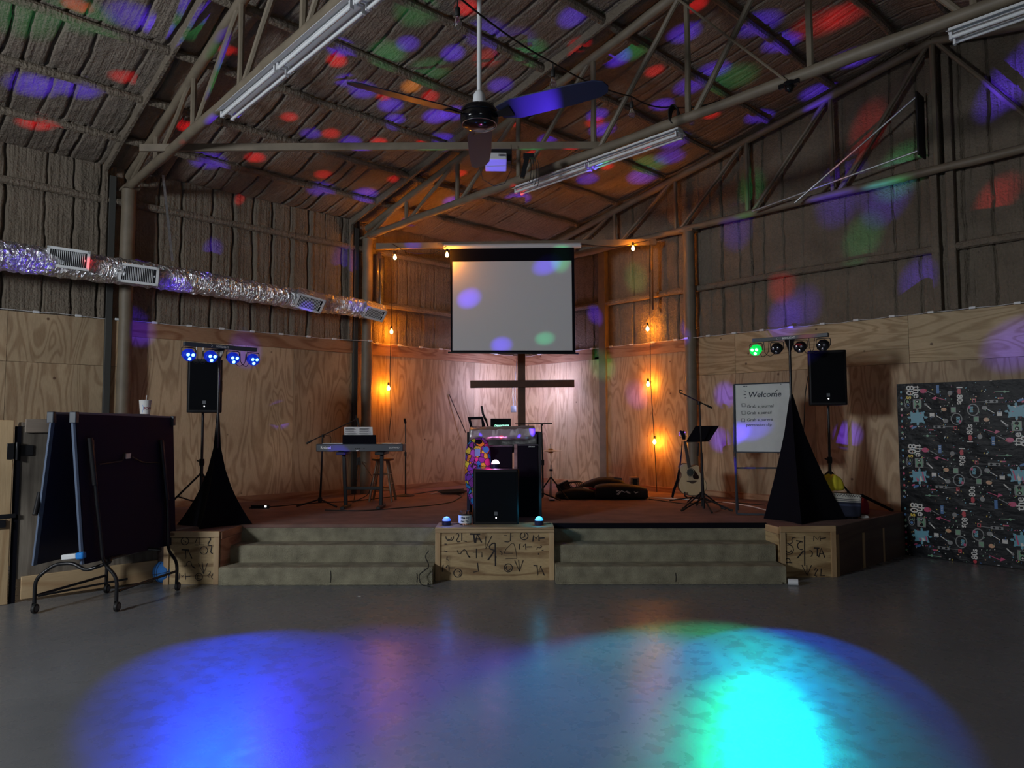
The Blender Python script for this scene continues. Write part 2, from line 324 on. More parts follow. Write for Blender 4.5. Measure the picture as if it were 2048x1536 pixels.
def grooves(s, t, seed, lo, hi, rows):
    g = np.random.default_rng(seed); out = np.zeros_like(s); pos = lo
    while pos < hi:
        pos += g.choice([.2, .3, .3, .3, .42]); dp = g.choice([.02, .05, .08]); wd = g.choice([.007, .010, .014])
        w = pos + .008*np.sin(t*5+pos*9) + .006*np.sin(t*17+pos*5)
        out -= dp*np.exp(-((s-w)/wd)**2)
        if g.random() < .3: out += .012*np.exp(-((s-w-.07)/.03)**2)
    for z in rows:                # foam swells away from the girts
        out -= .03*np.exp(-((t-z)/.05)**2)
    return out + .007*snoise(s*9, t*9, seed+1, 3) + .004*snoise(s*20, t*20, seed+2, 4)
wl_h = lambda s, t: grooves(s, t, 11, -9.6, 0, (3.72, 4.63)) - .045
wall_left = grid('wall_left', lambda s, t: np.stack([0*s, s, t], -1), np.arange(-9.6, .03, .012), np.arange(2.9, 5.2, .05), wl_h, M['foam'], (1,0,0))
wr_h = lambda s, t: grooves(s, t, 23, 0, 10, (3.85, 4.86)) - .045
wall_right = grid('wall_right', lambda s, t: np.stack([s, 0*s, t], -1), np.arange(-.03, 10.2, .0125), np.arange(2.9, 6.7, .05), wr_h, M['foam'], (0,-1,0))
purl = [.0, .8, 1.7, 2.63, 3.6, 4.52, 5.45, 6.38, 7.3, 7.9, 8.82, 9.75, 10.68, 11.6, 12.57, 13.5, 14.4]
def ceil_h(s, t):                 # s = y, t = x
    g = np.random.default_rng(5); out = np.zeros_like(s)
    bays = np.clip(np.searchsorted(np.array(purl), t)-1, 0, len(purl)-1)
    for bay in range(len(purl)):
        lo = purl[bay]; hi = purl[bay+1] if bay+1 < len(purl) else 15.2
        c = np.clip((t-lo)/(hi-lo), 0, 1); mask = (bays == bay)
        o2 = -.03*np.sin(np.pi*c)**.3 - .012*np.sin(np.pi*c); pos = -10
        while pos < 0:
            pos += g.choice([.3, .3, .45, .16, .22]); dp = g.choice([.03, .06, .08]); wd = g.choice([.009, .014])
            w = pos + .01*np.sin(t*6+pos*9); o2 = o2 + dp*np.exp(-((s-w)/wd)**2)
        out = np.where(mask, o2, out)
    return out + .008*snoise(s*9, t*9, 77, 3) + .005*snoise(s*22, t*22, 78, 4)
ceiling = grid('ceiling', lambda s, t: np.stack([t, s, 5.1 + .2*np.minimum(t, 15.2-t)], -1), np.arange(-10.2, .04, .016), np.arange(-.03, 12.5, .045), ceil_h, M['foamr'], (0,0,1))
# the rest of the shell, around and behind the viewer
b = MB(); b.slab([(12.4,-15,5.66),(15.3,-15,5.08),(15.3,.1,5.08),(12.4,.1,5.66)], (0,0,.1)); b.slab([(-.1,-15,5.08),(7.6,-15,6.62),(7.6,-10.1,6.62),(-.1,-10.1,5.08)], (0,0,.1)); b.slab([(7.6,-15,6.62),(12.6,-15,5.62),(12.6,-10.1,5.62),(7.6,-10.1,6.62)], (0,0,.1))
struct(b.build('ceiling_rear', M['foam'], smooth=0))
b = MB(); b.bb(-.26, -.16, -15.1, .1, 0, 5.3); b.bb(-.16, -.03, -15.1, -9.58, 2.9, 5.2)
struct(b.build('foam_backing', M['foam'], wall_left, smooth=0))
b = MB(); b.bb(-.16, 15.3, .16, .26, 0, 5.2); b.slab([(-.1,.16,5.2),(15.3,.16,5.2),(7.6,.16,6.75)], (0,.08,0)); b.bb(10.1, 15.3, .03, .16, 2.9, 5.2)
struct(b.build('foam_backing', M['foam'], wall_right, smooth=0))
b = MB(); b.bb(15.2, 15.3, -15.1, .1, 0, 5.3); struct(b.build('wall_far', M['foam'], smooth=0))
b = MB(); b.bb(-.1, 4.6, -15.1, -15, 0, 6.7); b.bb(6.6, 15.3, -15.1, -15, 0, 6.7); b.bb(4.6, 6.6, -15.1, -15, 0, 2.2); b.bb(4.6, 6.6, -15.1, -15, 4.4, 6.7)
struct(b.build('wall_back', M['foam'], smooth=0))
# plywood sheets on the walls
def sheetL(y0, y1, z0, z1, m): b = MB(); b.bb(-.06, 0, y0+.002, y1-.002, z0+.002, z1-.002); return struct(b.build('plywood_panel', m, wall_left, smooth=0))
def sheetR(x0, x1, z0, z1, m): b = MB(); b.bb(x0+.002, x1-.002, 0, .06, z0+.002, z1-.002); return struct(b.build('plywood_panel', m, wall_right, smooth=0))
ys = [-14.9, -13.5, -12.2, -11.0, -9.75, -8.53, -7.31]
for a, c in zip(ys, ys[1:]): sheetL(a, c, 0, 2.44, M['ply']); sheetL(a, c, 2.44, 3.05, M['ply'])
ys = [-7.31, -6.1, -4.88, -3.66, -2.44, -1.24, 0]
for a, c in zip(ys, ys[1:]): sheetL(a, c, 0, 2.85, M['ply'])
for a, c in ((-7.31, -3.66), (-3.66, -3.1), (-3.1, 0)):
    bb_ = MB(); bb_.bb(-.06, .012, a+.002, c-.002, 2.85, 3.05); struct(bb_.build('header_board', M['board'], wall_left, smooth=0))
for a, c in ((0, .95), (.95, 1.9), (1.9, 2.1), (2.1, 2.22), (2.22, 3.1), (3.1, 4.04)): sheetR(a, c, 0, 2.85, M['ply'])
for a, c in ((0, 1.9), (2.2, 4.04)):
    bb_ = MB(); bb_.bb(a+.002, c-.002, -.012, .06, 2.85, 3.05); struct(bb_.build('header_board', M['board'], wall_right, smooth=0))
for a, c in ((4.04, 4.75), (4.75, 5.96), (5.96, 7.18), (7.18, 8.4), (8.4, 9.6), (9.6, 10.8), (10.8, 15.1)): sheetR(a, c, 0, 2.44, M['ply'])
for a, c in ((4.04, 4.75), (4.75, 7.18), (7.18, 9.6), (9.6, 12), (12, 15.1)): sheetR(a, c, 2.44, 3.05, M['plyh'])
def basebd(name, x0, x1, y0, y1, z0, z1): b = MB(); b.bb(x0, x1, y0, y1, z0, z1); struct(b.build(name, M['board'], smooth=0, bevel=.004))
basebd('baseboard_left', 0, .02, -7.2, 0, HS, HS+.09); basebd('baseboard_right', .02, 6.9, -.02, 0, HS, HS+.09)
# ---------------------------------------------------------------- steel frame
def fpipe(b, a, c, r, n=10, wob=.006):       # painted pipe crusted with foam overspray
    a = Vector(a); c = Vector(c); k = max(2, int((c-a).length/.25)); pts = []
    for i in range(k+1):
        p = a.lerp(c, i/k)
        if 0 < i < k: p = p + Vector(rng.normal(size=3))*wob*.4
        pts.append(p)
    return b.tube(pts, [r*(1+.05*rng.normal()) for _ in pts], n)
TR = [('nearest', -7.29), ('middle', -3.67), ('gable', -.12)]
where = ['painted roof truss nearest the viewer, springing from the left column by the ping pong table', 'painted roof truss in the middle, carrying the fluorescent strip beside the projector', 'painted roof truss flat against the right-hand gable wall']
for (nm, y), lab in zip(TR, where):
    t = thing('roof_truss', lab, 'roof truss', (0, y, 0), ID, group=None)
    zt = lambda x: roofz(x) - .17
    b = MB(); fpipe(b, (.12, y, zt(.12)), (7.6, y, zt(7.6)), .055); fpipe(b, (7.6, y, zt(7.6)), (15.1, y, zt(15.1)), .055); b.build('top_chord', M['steel'], t)
    b = MB(); fpipe(b, (.12, y, 4.82), (15.1, y, 4.82), .055); b.build('bottom_chord', M['steel'], t)
    for k in range(1, 12):
        x = 1.267*k; b = MB(); fpipe(b, (x, y, 4.84), (x, y, zt(x)), .032, 8); b.build('web', M['steel'], t)
    for k in range(0, 6):
        for sgn in (1, -1):
            x0 = 1.267*k + .08; x1 = 1.267*(k+1)
            if sgn < 0: x0, x1 = 15.2-x0, 15.2-x1
            b = MB(); fpipe(b, (x0 + (.1 if k == 0 else 0), y, 4.84), (x1-.05*sgn, y, zt(x1)-.02), .030, 8); b.build('web', M['steel'], t)
# roof rafters, purlins, girts: crusted in foam
for y, lab in ((-7.55, 'foam-covered rafter rib running up the roof beside the nearest truss'), (-3.92, 'foam-covered rafter rib running up the roof beside the middle truss')):
    b = MB(); b.bar((.05, y, roofz(.05)-.07), (7.6, y, roofz(7.6)-.07), .05, .12); b.bar((7.6, y, roofz(7.6)-.07), (15.1, y, roofz(15.1)-.07), .05, .12); b.bar((.03, y, 3.06), (.03, y, 5.08), .05, .07, (0,1,0))
    tag(b.build('rafter', M['foam'], bevel=.012), lab, 'rafter')
num = ['first', 'second', 'third', 'fourth', 'fifth', 'sixth', 'seventh', 'eighth', 'ninth', 'tenth', 'eleventh']
for i, x in enumerate(purl[1:12]):
    b = MB(); pts = [(x + .006*rng.normal(), yy, roofz(x)-.075+.005*rng.normal()) for yy in np.arange(-10.1, .01, .3)]
    b.tube(pts, .045, 8); lab = f'{num[i]} foam-crusted roof purlin counted up from the left wall'
    tag(b.build('roof_purlin', M['foam']), lab, 'purlin', 'roof purlins')
for z, lab in ((3.72, 'lower foam-crusted wall girt on the left wall, behind the silver duct'), (4.63, 'upper foam-crusted wall girt on the left wall, just under the eave')):
    b = MB(); b.tube([(.0, yy, z + .004*rng.normal()) for yy in np.arange(-9.6, -.02, .3)], .05, 8); tag(b.build('wall_girt', M['foam']), lab, 'girt', 'wall girts')
for x0, x1, z, lab in ((.03, 7.5, 3.85, 'foam-crusted girt on the gable wall, left of the centre mullions'), (7.75, 10.1, 3.85, 'foam-crusted girt on the gable wall, right of the centre mullions')):
    b = MB(); b.tube([(xx, -.0, z + .004*rng.normal()) for xx in list(np.arange(x0, x1-.1, .3))+[x1]], .05, 8); tag(b.build('wall_girt', M['foam']), lab, 'girt', 'wall girts')
def column(x, y, z1, r, lab):
    b = MB(); fpipe(b, (x, y, 0), (x, y, z1), r, 16); b.bb(x-.13, x+.13, y-.09, y+.09, z1-.03, z1); tag(b.build('steel_column', M['steel']), lab, 'column')
column(.14, -7.29, 4.80, .085, 'round tan column on the left wall behind the foam cup'); column(.14, -3.67, 4.80, .085, 'round tan column on the left wall behind the keyboard stand')
column(4.04, -.12, 4.78, .09, 'round tan column on the right wall behind the guitar')
b = MB(); b.bb(2.08, 2.24, -.05, .06, HS, 4.8); tag(b.build('wall_post', M['steel'], bevel=.01), 'square foamed post on the right wall beside the projection screen', 'post')
for x, z1, lab in ((7.54, 6.3, 'left one of the paired upright mullions under the gable peak'), (7.72, 6.3, 'right one of the paired upright mullions under the gable peak')):
    b = MB(); b.bb(x-.05, x+.04, -.05, .06, 3.06, z1); tag(b.build('wall_mullion', M['foam'], bevel=.012), lab, 'mullion')
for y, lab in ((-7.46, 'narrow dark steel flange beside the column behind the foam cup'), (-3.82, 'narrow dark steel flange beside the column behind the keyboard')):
    b = MB(); b.bb(-.03, .05, y-.04, y+.04, 0, 4.95); tag(b.build('column_flange', mat('shadowed_steel', (.06,.06,.055), .6), bevel=.005), lab, 'flange')  # steel colour darkened to stand in for the shaded gap by the column
# loose rods up in the gable
b = MB(); b.tube([(5.9, -.35, 4.75), (7.46, -.28, 5.75)], .015, 8); tag(b.build('conduit', M['galv']), 'thin bare metal conduit slanting across the gable truss', 'conduit')
b = MB(); b.tube([(5.25, -.33, 4.78), (7.46, -.3, 5.05)], .013, 8); tag(b.build('conduit', M['galv']), 'nearly level thin conduit hung in front of the gable truss', 'conduit')
b = MB(); b.bb(7.455, 7.475, -.33, -.06, 5.0, 5.8); tag(b.build('bracket', M['black']), 'black upright strap holding the conduits beside the mullions', 'bracket')
# wooden beam lying across the trusses
b = MB(UV); a0 = U(280, 296, 7.9); b0 = U(1200, 291, 7.95); b.bar(a0, b0, .04, .085); tag(b.build('ceiling_beam', M['steel'], bevel=.004), 'long tan painted board lying level across two trusses above the projector', 'beam')
# ---------------------------------------------------------------- fluorescent strips
def strip(x0, y, z, n, lab):
    t = thing('fluorescent_light', lab, 'ceiling light', (x0, y, z), ID, group='fluorescent strips')
    for k in range(n):
        xa = x0 + 1.24*k; xb = xa + 1.22
        b = MB(); b.bb(xa, xb, y-.045, y+.045, z-.05, z); b.slab([(xa,y-.045,z-.02),(xa,y-.11,z-.05),(xa,y-.11,z-.055),(xa,y-.04,z-.03)], (1.22,0,0)); b.slab([(xa,y+.045,z-.02),(xa,y+.11,z-.05),(xa,y+.11,z-.055),(xa,y+.04,z-.03)], (1.22,0,0))
        b.build('housing', M['white'], t, bevel=.002)
        for s in (-.05, .05):
            b = MB(); b.tube([(xa+.03, y+s, z-.085), (xb-.03, y+s, z-.085)], .016, 10); b.build('tube', M['plastic'], t)
            for e in (xa+.01, xb-.03):
                b = MB(); b.bb(e, e+.02, y+s-.018, y+s+.018, z-.105, z-.045); b.build('socket', M['white'], t, bevel=.003)
strip(3.48, -7.29, 4.74, 3, 'long white twin-tube strip light under the nearest truss, upper left')
strip(3.78, -3.67, 4.74, 2, 'long white twin-tube strip light under the middle truss, right of the projector')
strip(8.7, -3.67, 4.74, 2, 'white twin-tube strip light at the top right corner of the picture')
# ---------------------------------------------------------------- ceiling fan
fx, fy = -.235, 5.03; zf = 3.90
t = thing('ceiling_fan', 'three-blade ceiling fan on a long white rod with black motor', 'ceiling fan', (fx, fy, zf))
P0 = UV @ Vector((fx, fy, 0)); b = MB(UV); b.tube([(fx, fy, zf+.16), (fx, fy, roofz(P0.x)-.02)], .017, 14); b.build('rod', M['white'], t)
b = MB(UV); b.lathe([(.046,.10),(.05,.13),(.047,.17),(.042,.205),(.03,.225),(.018,.235)], (fx, fy, zf-.02), 24); b.build('canopy', M['white'], t)
b = MB(UV); b.lathe([(.05,.09),(.11,.085),(.135,.06),(.14,.035),(.135,.03),(.14,.025),(.14,-.01),(.135,-.03),(.12,-.045),(.11,-.05),(.06,-.062),(.0,-.065)][::-1], (fx, fy, zf), 40, cap=False); b.build('motor', M['gloss'], t)
b = MB(UV); b.tube([(fx+.125*math.cos(a), fy+.125*math.sin(a), zf-.044) for a in np.linspace(0, 2*math.pi, 36)[:-1]], .004, 6, closed=True); b.build('trim_ring', M['chrome'], t)
for ang in (-28, 92, 212):
    a = R(ang); d = Vector((math.cos(a), math.sin(a), 0)); s = Vector((-math.sin(a), math.cos(a), -.30)).normalized(); o = Vector((fx, fy, zf+.01))
    b = MB(UV); b.slab([o+d*.11-s*.02, o+d*.2-s*.03, o+d*.27-s*.05, o+d*.27+s*.05, o+d*.2+s*.03, o+d*.11+s*.02], (0,0,-.006)); br = b.build('blade_arm', M['gloss'], t)
    out = [(.17,-.06),(.3,-.10),(.7,-.095),(.92,-.08),(.98,-.05),(1.0,0),(.98,.05),(.92,.08),(.7,.095),(.3,.10),(.17,.06)]
    b = MB(UV); b.slab([o+d*p+s*q+Vector((0,0,.003)) for p, q in out], (0,0,.008)); b.build('blade', M['navy'], t, bevel=.002)
# ---------------------------------------------------------------- projector and its mount
c = U(992, 322, 7.8)
t = thing('projector', 'small white projector under the ceiling beam, glowing blue', 'projector', tuple(c))
b = MB(UV); b.box(c+Vector((0,-.02,-.02)), (.24,.20,.10), Euler((R(-22),0,R(2))).to_matrix()); bd = b.build('body', M['plastic'], t, bevel=.008)
b = MB(UV)
for i in range(9): b.box(c+Vector((.03+.008*i, -.125, .022)), (.004,.004,.03), Euler((R(-22),0,0)).to_matrix())
b.build('vent', M['grey'], t)
b = MB(UV); b.box(c+Vector((.035,.06,.075)), (.27,.10,.14)); b.build('mount_box', M['black'], t, bevel=.004)
b = MB(UV); pts = [c+Vector(p) for p in ((-.12,-.02,.0),(-.19,-.03,-.05),(-.15,-.03,-.22),(-.02,-.03,-.30),(.1,-.03,-.27),(.17,-.03,-.12),(.18,0,.1),(.17,.03,.2))]
b.tube(pts, .004, 6); tag(b.build('power_cable', M['rope']), 'thin black cable looping below the white projector', 'cable')
c2 = U(1050, 335, 7.8); b = MB(UV); b.bar(c2+Vector((.03,0,.14)), c2+Vector((-.03,0,-.12)), .05, .05); b.box(c2+Vector((.04,0,.13)), (.12,.06,.05))
for k in range(4): b.tube([c2+Vector((.04+.03*math.cos(a)+.03*k, .02, .0+.16*math.sin(a)-.02*k)) for a in np.linspace(-1.4, 1.5, 9)], .004, 6)
tag(b.build('camera_arm', M['black']), 'black clamp arm with dangling wires beside the projector', 'camera mount')
# ---------------------------------------------------------------- small camera on the middle truss
c = PW(1580, 158, 1, -3.75); c.z = 4.70
b = MB(); b.lathe([(.035,0),(.06,.02),(.06,.05),(.03,.07)], c-Vector((0,0,.0)), 18); b.ball(c+Vector((0,-.02,-.01)), .04); b.box(c+Vector((.07,-.02,.03)), (.05,.03,.04)); b.box(c+Vector((-.07,-.02,.03)), (.05,.03,.04))
tag(b.build('security_camera', M['gloss']), 'small glossy black camera under the middle truss, upper right', 'camera')
b = MB(); a = PW(1345, -10, 1, -3.8); b.tube([a, c+Vector((0,0,.04))], .012, 6); tag(b.build('conduit', M['steel']), 'thin straight conduit slanting down to the small black camera', 'conduit')
# ---------------------------------------------------------------- string of unlit bulbs near the ceiling
def hang(pts, sag=.0):
    out = []
    for a, c_ in zip(pts, pts[1:]):
        a = Vector(a); c_ = Vector(c_)
        for i in range(8): q = i/8; p = a.lerp(c_, q); p.z -= sag*4*q*(1-q); out.append(p)
    return out + [Vector(pts[-1])]
anch = [U(890, -30, 4.6), U(1105, 125, 5.6), U(1263, 193, 6.6), U(1340, 214, 7.2), U(1440, 200, 7.4)]
t = thing('bulb_string', 'black string of unlit clear bulbs sagging under the roof', 'string light', tuple(anch[0]))
b = MB(UV); b.tube(hang(anch, .04), .007, 6); b.build('cable', M['rope'], t)
for p in (U(915, 0, 4.68), U(1106, 127, 5.6), U(1263, 193, 6.6), U(1383, 212, 7.3), U(1356, 214, 7.22)):
    b = MB(UV); b.tube([p, p+Vector((0,0,-.05))], .005, 6); b.lathe([(.012,-.02),(.018,-.03),(.02,-.075),(.016,-.085)], p+Vector((0,0,-.03)), 12); s = b.build('socket', M['rope'], t)
    b = MB(UV); b.lathe([(.013,0),(.016,-.02),(.029,-.05),(.03,-.065),(.024,-.085),(.010,-.095),(.001,-.097)][::-1], p+Vector((0,0,-.115)), 14, cap=False); b.build('bulb', M['glassb'], s)
p = U(1350, 232, 7.2); b = MB(UV)
for k in range(6): b.tube([p+Vector((.05*math.cos(a)+.01*k-.03, .02*k-.05, .10*math.sin(a))) for a in np.linspace(0, 6.28, 16)[:-1]], .007, 6, closed=True)
tag(b.build('cable_coil', M['rope']), 'coil of black cable hung at the end of the right strip light', 'cable')
# ---------------------------------------------------------------- silver duct
def ductpt(py, dz=0): return None
dx = .62
def DP(px, py): return PW(px, py, 0, dx)
path = [Vector((dx, -13.5, 3.25)), Vector((dx, -11.4, 3.27)), PW(-120, 494, 0, dx), DP(0, 511), DP(130, 528), DP(280, 548), DP(400, 566), DP(520, 586), DP(620, 603), DP(700, 613), DP(752, 624)]
def rad(i): return .17 - .035*max(i-2, 0)/8
pts = []; rs = []
for i in range(len(path)-1):
    for k in range(14):
        q = k/14; p = path[i].lerp(path[i+1], q); pts.append(p); rs.append((rad(i)+(rad(i+1)-rad(i))*q)*(1+.035*math.sin((i*14+k)*2.3)+.02*rng.normal()))
t = thing('air_duct', 'long crinkled silver foil duct along the left wall', 'air duct', tuple(path[3]), ID)
b = MB(); n = 28; b.tube(pts, rs, n)
vv = []
for i, v in enumerate(b.v):
    j = i//n; q = i % n; c_ = pts[min(j, len(pts)-1)]; d = Vector(v)-c_; s = 1 + .05*math.sin(q*1.9+j*.7)*math.sin(j*1.3) + .035*rng.normal(); d.x *= 1; vv.append(tuple(c_+d*s))
b.v = vv; b.build('foil_sleeve', M['foil'], t, smooth=18)
def vent(px, py, w, h, tilt):
    c_ = PW(px, py, 0, dx+.19); along = (path[-2]-path[3]).normalized(); nrm = Vector((math.cos(tilt), -.25, -math.sin(tilt))).normalized()
    along = (along - nrm*along.dot(nrm)).normalized(); up = nrm.cross(along); up = up if up.z > 0 else -up
    Rm = Matrix((along, up, nrm)).transposed()
    g = MB(); g.box(c_-nrm*.09, (w*.97, h*.95, .16), Rm); fr = g.build('vent_boot', M['foil'], t)
    g = MB(); e = .032
    for sx, sy, ww, hh in ((0,1,w,e),(0,-1,w,e),(1,0,e,h),(-1,0,e,h)): g.box(c_+along*sx*(w-e)/2+up*sy*(h-e)/2, (ww,hh,.012), Rm)
    vf = g.build('vent_frame', M['plastic'], t, bevel=.002)
    g = MB(); g.box(c_-nrm*.006, (w-.05,h-.05,.004), Rm); g.build('vent_back', M['black'], vf)
    g = MB(); k = int((w-.08)/.019)
    for i in range(k): g.box(c_+along*(-(w-.08)/2+.0095+i*.019), (.0055, h-.07, .008), Rm)
    g.box(c_+along*(w/2-.05), (.012,.02,.014), Rm); g.build('vent_slats', M['plastic'], vf)
vent(137, 517, .43, .235, .15); vent(278, 549, .44, .235, .12); vent(620, 607, .40, .25, .75); vent(750, 628, .34, .22, .75)
b = MB(); top = PW(326, 350, 0, .75); mid = PW(335, 430, 0, .72); bot = PW(345, 522, 0, .68); b.bar(top, mid, .03, .003, (1,0,0)); b.bar(mid, bot, .032, .003, (1,0,0))
b.bar((top.x, top.y, 4.85), top, .02, .003, (1,0,0)); b.build('hanger_strap', M['galv'], t)
# conduit by the middle column, leaning metal strip
b = MB(); b.bb(.03, .09, -3.44, -3.37, 3.55, 4.6); b.bb(.10, .12, -3.40, -3.34, 3.5, 4.5); tag(b.build('window_track', M['chrome'], bevel=.003), 'narrow shiny metal channel beside the column left of the screen', 'metal track')
# ---------------------------------------------------------------- projection screen and the rail that carries it
bv = 11.45
a0 = U(752, 493, bv); a1 = U(1312, 484, bv)
b = MB(UV); b.bar(a0, a1, .06, .10); tag(b.build('support_rail', M['steel'], bevel=.004), 'long tan rail spanning the corner and carrying the projection screen', 'rail')
t = thing('projection_screen', 'pull-down projection screen with black border hanging in the corner', 'projection screen', tuple(U(1025, 707, bv-.12)))
s0 = U(888, 494, bv-.1); s1 = U(1162, 491, bv-.1)
b = MB(UV); b.tube([s0, s1], .043, 14); b.bar(s0+Vector((0,.02,.02)), s1+Vector((0,.02,.02)), .05, .05); b.build('case', M['white'], t)
v = bv-.12; TL, TRr, BR, BL = [U(*q, v) for q in ((900,497),(1148,495),(1151,706),(902,705))]
b = MB(UV); b.slab([TL,TRr,BR,BL], (0,.004,0)); b.build('border', M['matte'], t, smooth=0)
iTL, iTR, iBR, iBL = [U(*q, v-.004) for q in ((905,523.5),(1143,521),(1145,701),(905,701))]
b = MB(UV); b.slab([iTL,iTR,iBR,iBL], (0,.003,0)); b.build('fabric', M['screen'], t, smooth=0)
b = MB(UV); b.bar(U(896,705,v), U(1157,707,v), .02, .025); b.build('weight_bar', M['black'], t)
b = MB(UV); b.bar(U(1303,492,bv+.1), U(1305,620,bv+.1), .05, .035, (1,0,0)); tag(b.build('hanging_post', M['steel'], bevel=.003), 'short tan post hanging from the right end of the rail', 'post')
b = MB(UV); b.bar(U(1300,490,bv), U(1300,545,bv), .02, .02, (1,0,0)); b.bar(U(1300,545,bv), U(1300,617,bv), .015, .015, (1,0,0)); tag(b.build('power_drop', M['rope']), 'black plug and cord hanging beside the short tan post', 'cable')
# ---------------------------------------------------------------- lit amber bulb strings
def bulb(t, p, F=UV, power=60):
    b = MB(F); b.lathe([(.012,.045),(.018,.035),(.019,-.005),(.015,-.01)][::-1], p, 12); s = b.build('socket', M['rope'], t)
    b = MB(F); b.lathe([(.012,0),(.016,-.015),(.028,-.04),(.029,-.055),(.022,-.075),(.008,-.085),(.001,-.087)][::-1], p+Vector((0,0,-.01)), 14, cap=False); g = b.build('bulb', M['warm'], s); g.visible_shadow = True
    q = F @ (p+Vector((0,0,-.055)))
    LAMPS.append((q, power))
LAMPS = []
def Wl(px, py, o=.11): return PW(px, py, 0, o)
def Wr(px, py, o=.11): return PW(px, py, 1, -o)
t = thing('bulb_string', 'string of lit amber bulbs hanging down left of the screen', 'string light', tuple(Wl(785, 850)), ID)
b = MB(); UVp = lambda p: UV @ p
b.tube(hang([UVp(U(785,488,11.5)), Wl(783,620), Wl(780,740), Wl(782,830), Wl(777,880)]), .006, 6); b.tube(hang([UVp(U(785,488,11.4)), UVp(U(845,507,11.3)), UVp(U(893,492,11.25))], .05), .006, 6); b.build('cable', M['rope'], t)
bulb(t, U(790, 508, 11.45), UV); bulb(t, U(894, 503, 11.22), UV); bulb(t, Wl(783, 657), ID); bulb(t, Wl(777, 770), ID)
t = thing('bulb_string', 'string of lit amber bulbs hanging down right of the screen', 'string light', tuple(Wr(1310, 990)), ID)
b = MB(); b.tube(hang([UVp(U(1160,488,11.3)), UVp(U(1230,495,11.3)), UVp(U(1300,480,11.35)), Wr(1300,620), Wr(1301,760), Wr(1308,870), Wr(1314,985, .05)], .0), .006, 6); b.build('cable', M['rope'], t)
bulb(t, U(1266, 490, 11.35), UV); bulb(t, Wr(1295, 651), ID); bulb(t, Wr(1296, 762), ID); bulb(t, Wr(1309, 877), ID)
for q, pw in LAMPS: lamp('POINT', 'amber_bulb', q + Vector((0,0,-.0)), pw, (1.0, .27, .005), shadow_soft_size=.035)
# white clip light string along the plywood top
def clipline(pts, nrm, lab):
    t = thing('clip_light_string', lab, 'string light', tuple(pts[0]), ID); b = MB(); o = []
    for i, p in enumerate(pts): o.append(Vector(p)); o.append(Vector(p).lerp(Vector(pts[min(i+1, len(pts)-1)]), .5) + Vector((0,0,-.008+.006*rng.normal())))
    b.tube(o[:-1], .004, 6); b.build('wire', M['wcable'], t)
    for p in pts[1:-1]:
        b = MB(); d = Vector((0,1,0)) if abs(nrm[0]) > .5 else Vector((1,0,0)); b.bar(Vector(p)-d*.035, Vector(p)+d*.035, .025, .03); b.build('clip', M['plastic'], t, bevel=.004)
clipline([(.022, y, 3.06) for y in np.arange(-9.6, -3.75, .45)] + [(.25, -3.67, 3.05)] + [(.03, y, 3.05) for y in np.arange(-3.4, -.1, .45)], (1,0,0), 'thin white wire with clips along the top of the left plywood')
clipline([(x, -.03, 3.05) for x in np.arange(.1, 3.9, .45)] + [(4.04, -.23, 3.03)] + [(x, -.022, 3.06) for x in np.arange(4.3, 10, .45)], (0,1,0), 'thin white wire with clips along the top of the right plywood')
# ---------------------------------------------------------------- cross in the corner
cv = 12.9; t = thing('wall_cross', 'large dark wooden cross, backlit, standing in the corner', 'cross', tuple(U(1043, 900, cv)))
c = U(1043, 768, cv); b = MB(UV); b.bb(c.x-.07, c.x+.07, cv-.05, cv+.05, HS, 3.2); b.build('upright', M['darkwood'], t, bevel=.006)
e0 = U(941, 769, cv); e1 = U(1148, 767.5, cv); b = MB(UV); b.bar(e0+Vector((0,-.06,0)), e1+Vector((0,-.06,0)), .06, .135); b.build('crossbar', M['darkwood'], t, bevel=.006)
led = MB(UV); led.bar(e0+Vector((.03,-.015,.055)), e1+Vector((-.03,-.015,.055)), .006, .008); led.bar(e0+Vector((.03,-.015,-.055)), e1+Vector((-.03,-.015,-.055)), .006, .008); led.build('led_strip', emit('cool_led_strip', (.72,.75,1), 4), t)
def strip_light(a, bq, tgt, power, name='cross_led'):
    a = Vector(a); bq = Vector(bq); c_ = (a+bq)/2; n_ = (Vector(tgt)-c_).normalized(); x = (bq-a).normalized(); x = (x-n_*x.dot(n_)).normalized(); z = -n_; y = z.cross(x)
    d = bpy.data.lights.new(name, 'AREA'); d.shape = 'RECTANGLE'; d.size = (bq-a).length; d.size_y = .03; d.energy = power; d.color = (.60,.56,1.0)
    o = bpy.data.objects.new(name, d); COL.objects.link(o); m = Matrix((x,y,z)).transposed().to_4x4(); m.translation = c_; o.matrix_world = m
for zz, dz in ((.085, .5), (-.085, -.8)):
    strip_light(UV@(e0+Vector((.22,.0,zz))), UV@Vector((c.x-.08, cv, c.z+zz)), UV@Vector((-.4, cv+.8, c.z+dz)), 7)
    strip_light(UV@Vector((c.x+.08, cv, c.z+zz)), UV@(e1+Vector((-.22,.0,zz))), UV@Vector((.6, cv+.8, c.z+dz)), 7)
for sx in (-1, 1): strip_light(UV@Vector((c.x+sx*.085, cv+.02, HS+.5)), UV@Vector((c.x+sx*.085, cv+.02, c.z+.6)), UV@Vector((c.x+sx*1.2, cv+.6, 1.8)), 9)
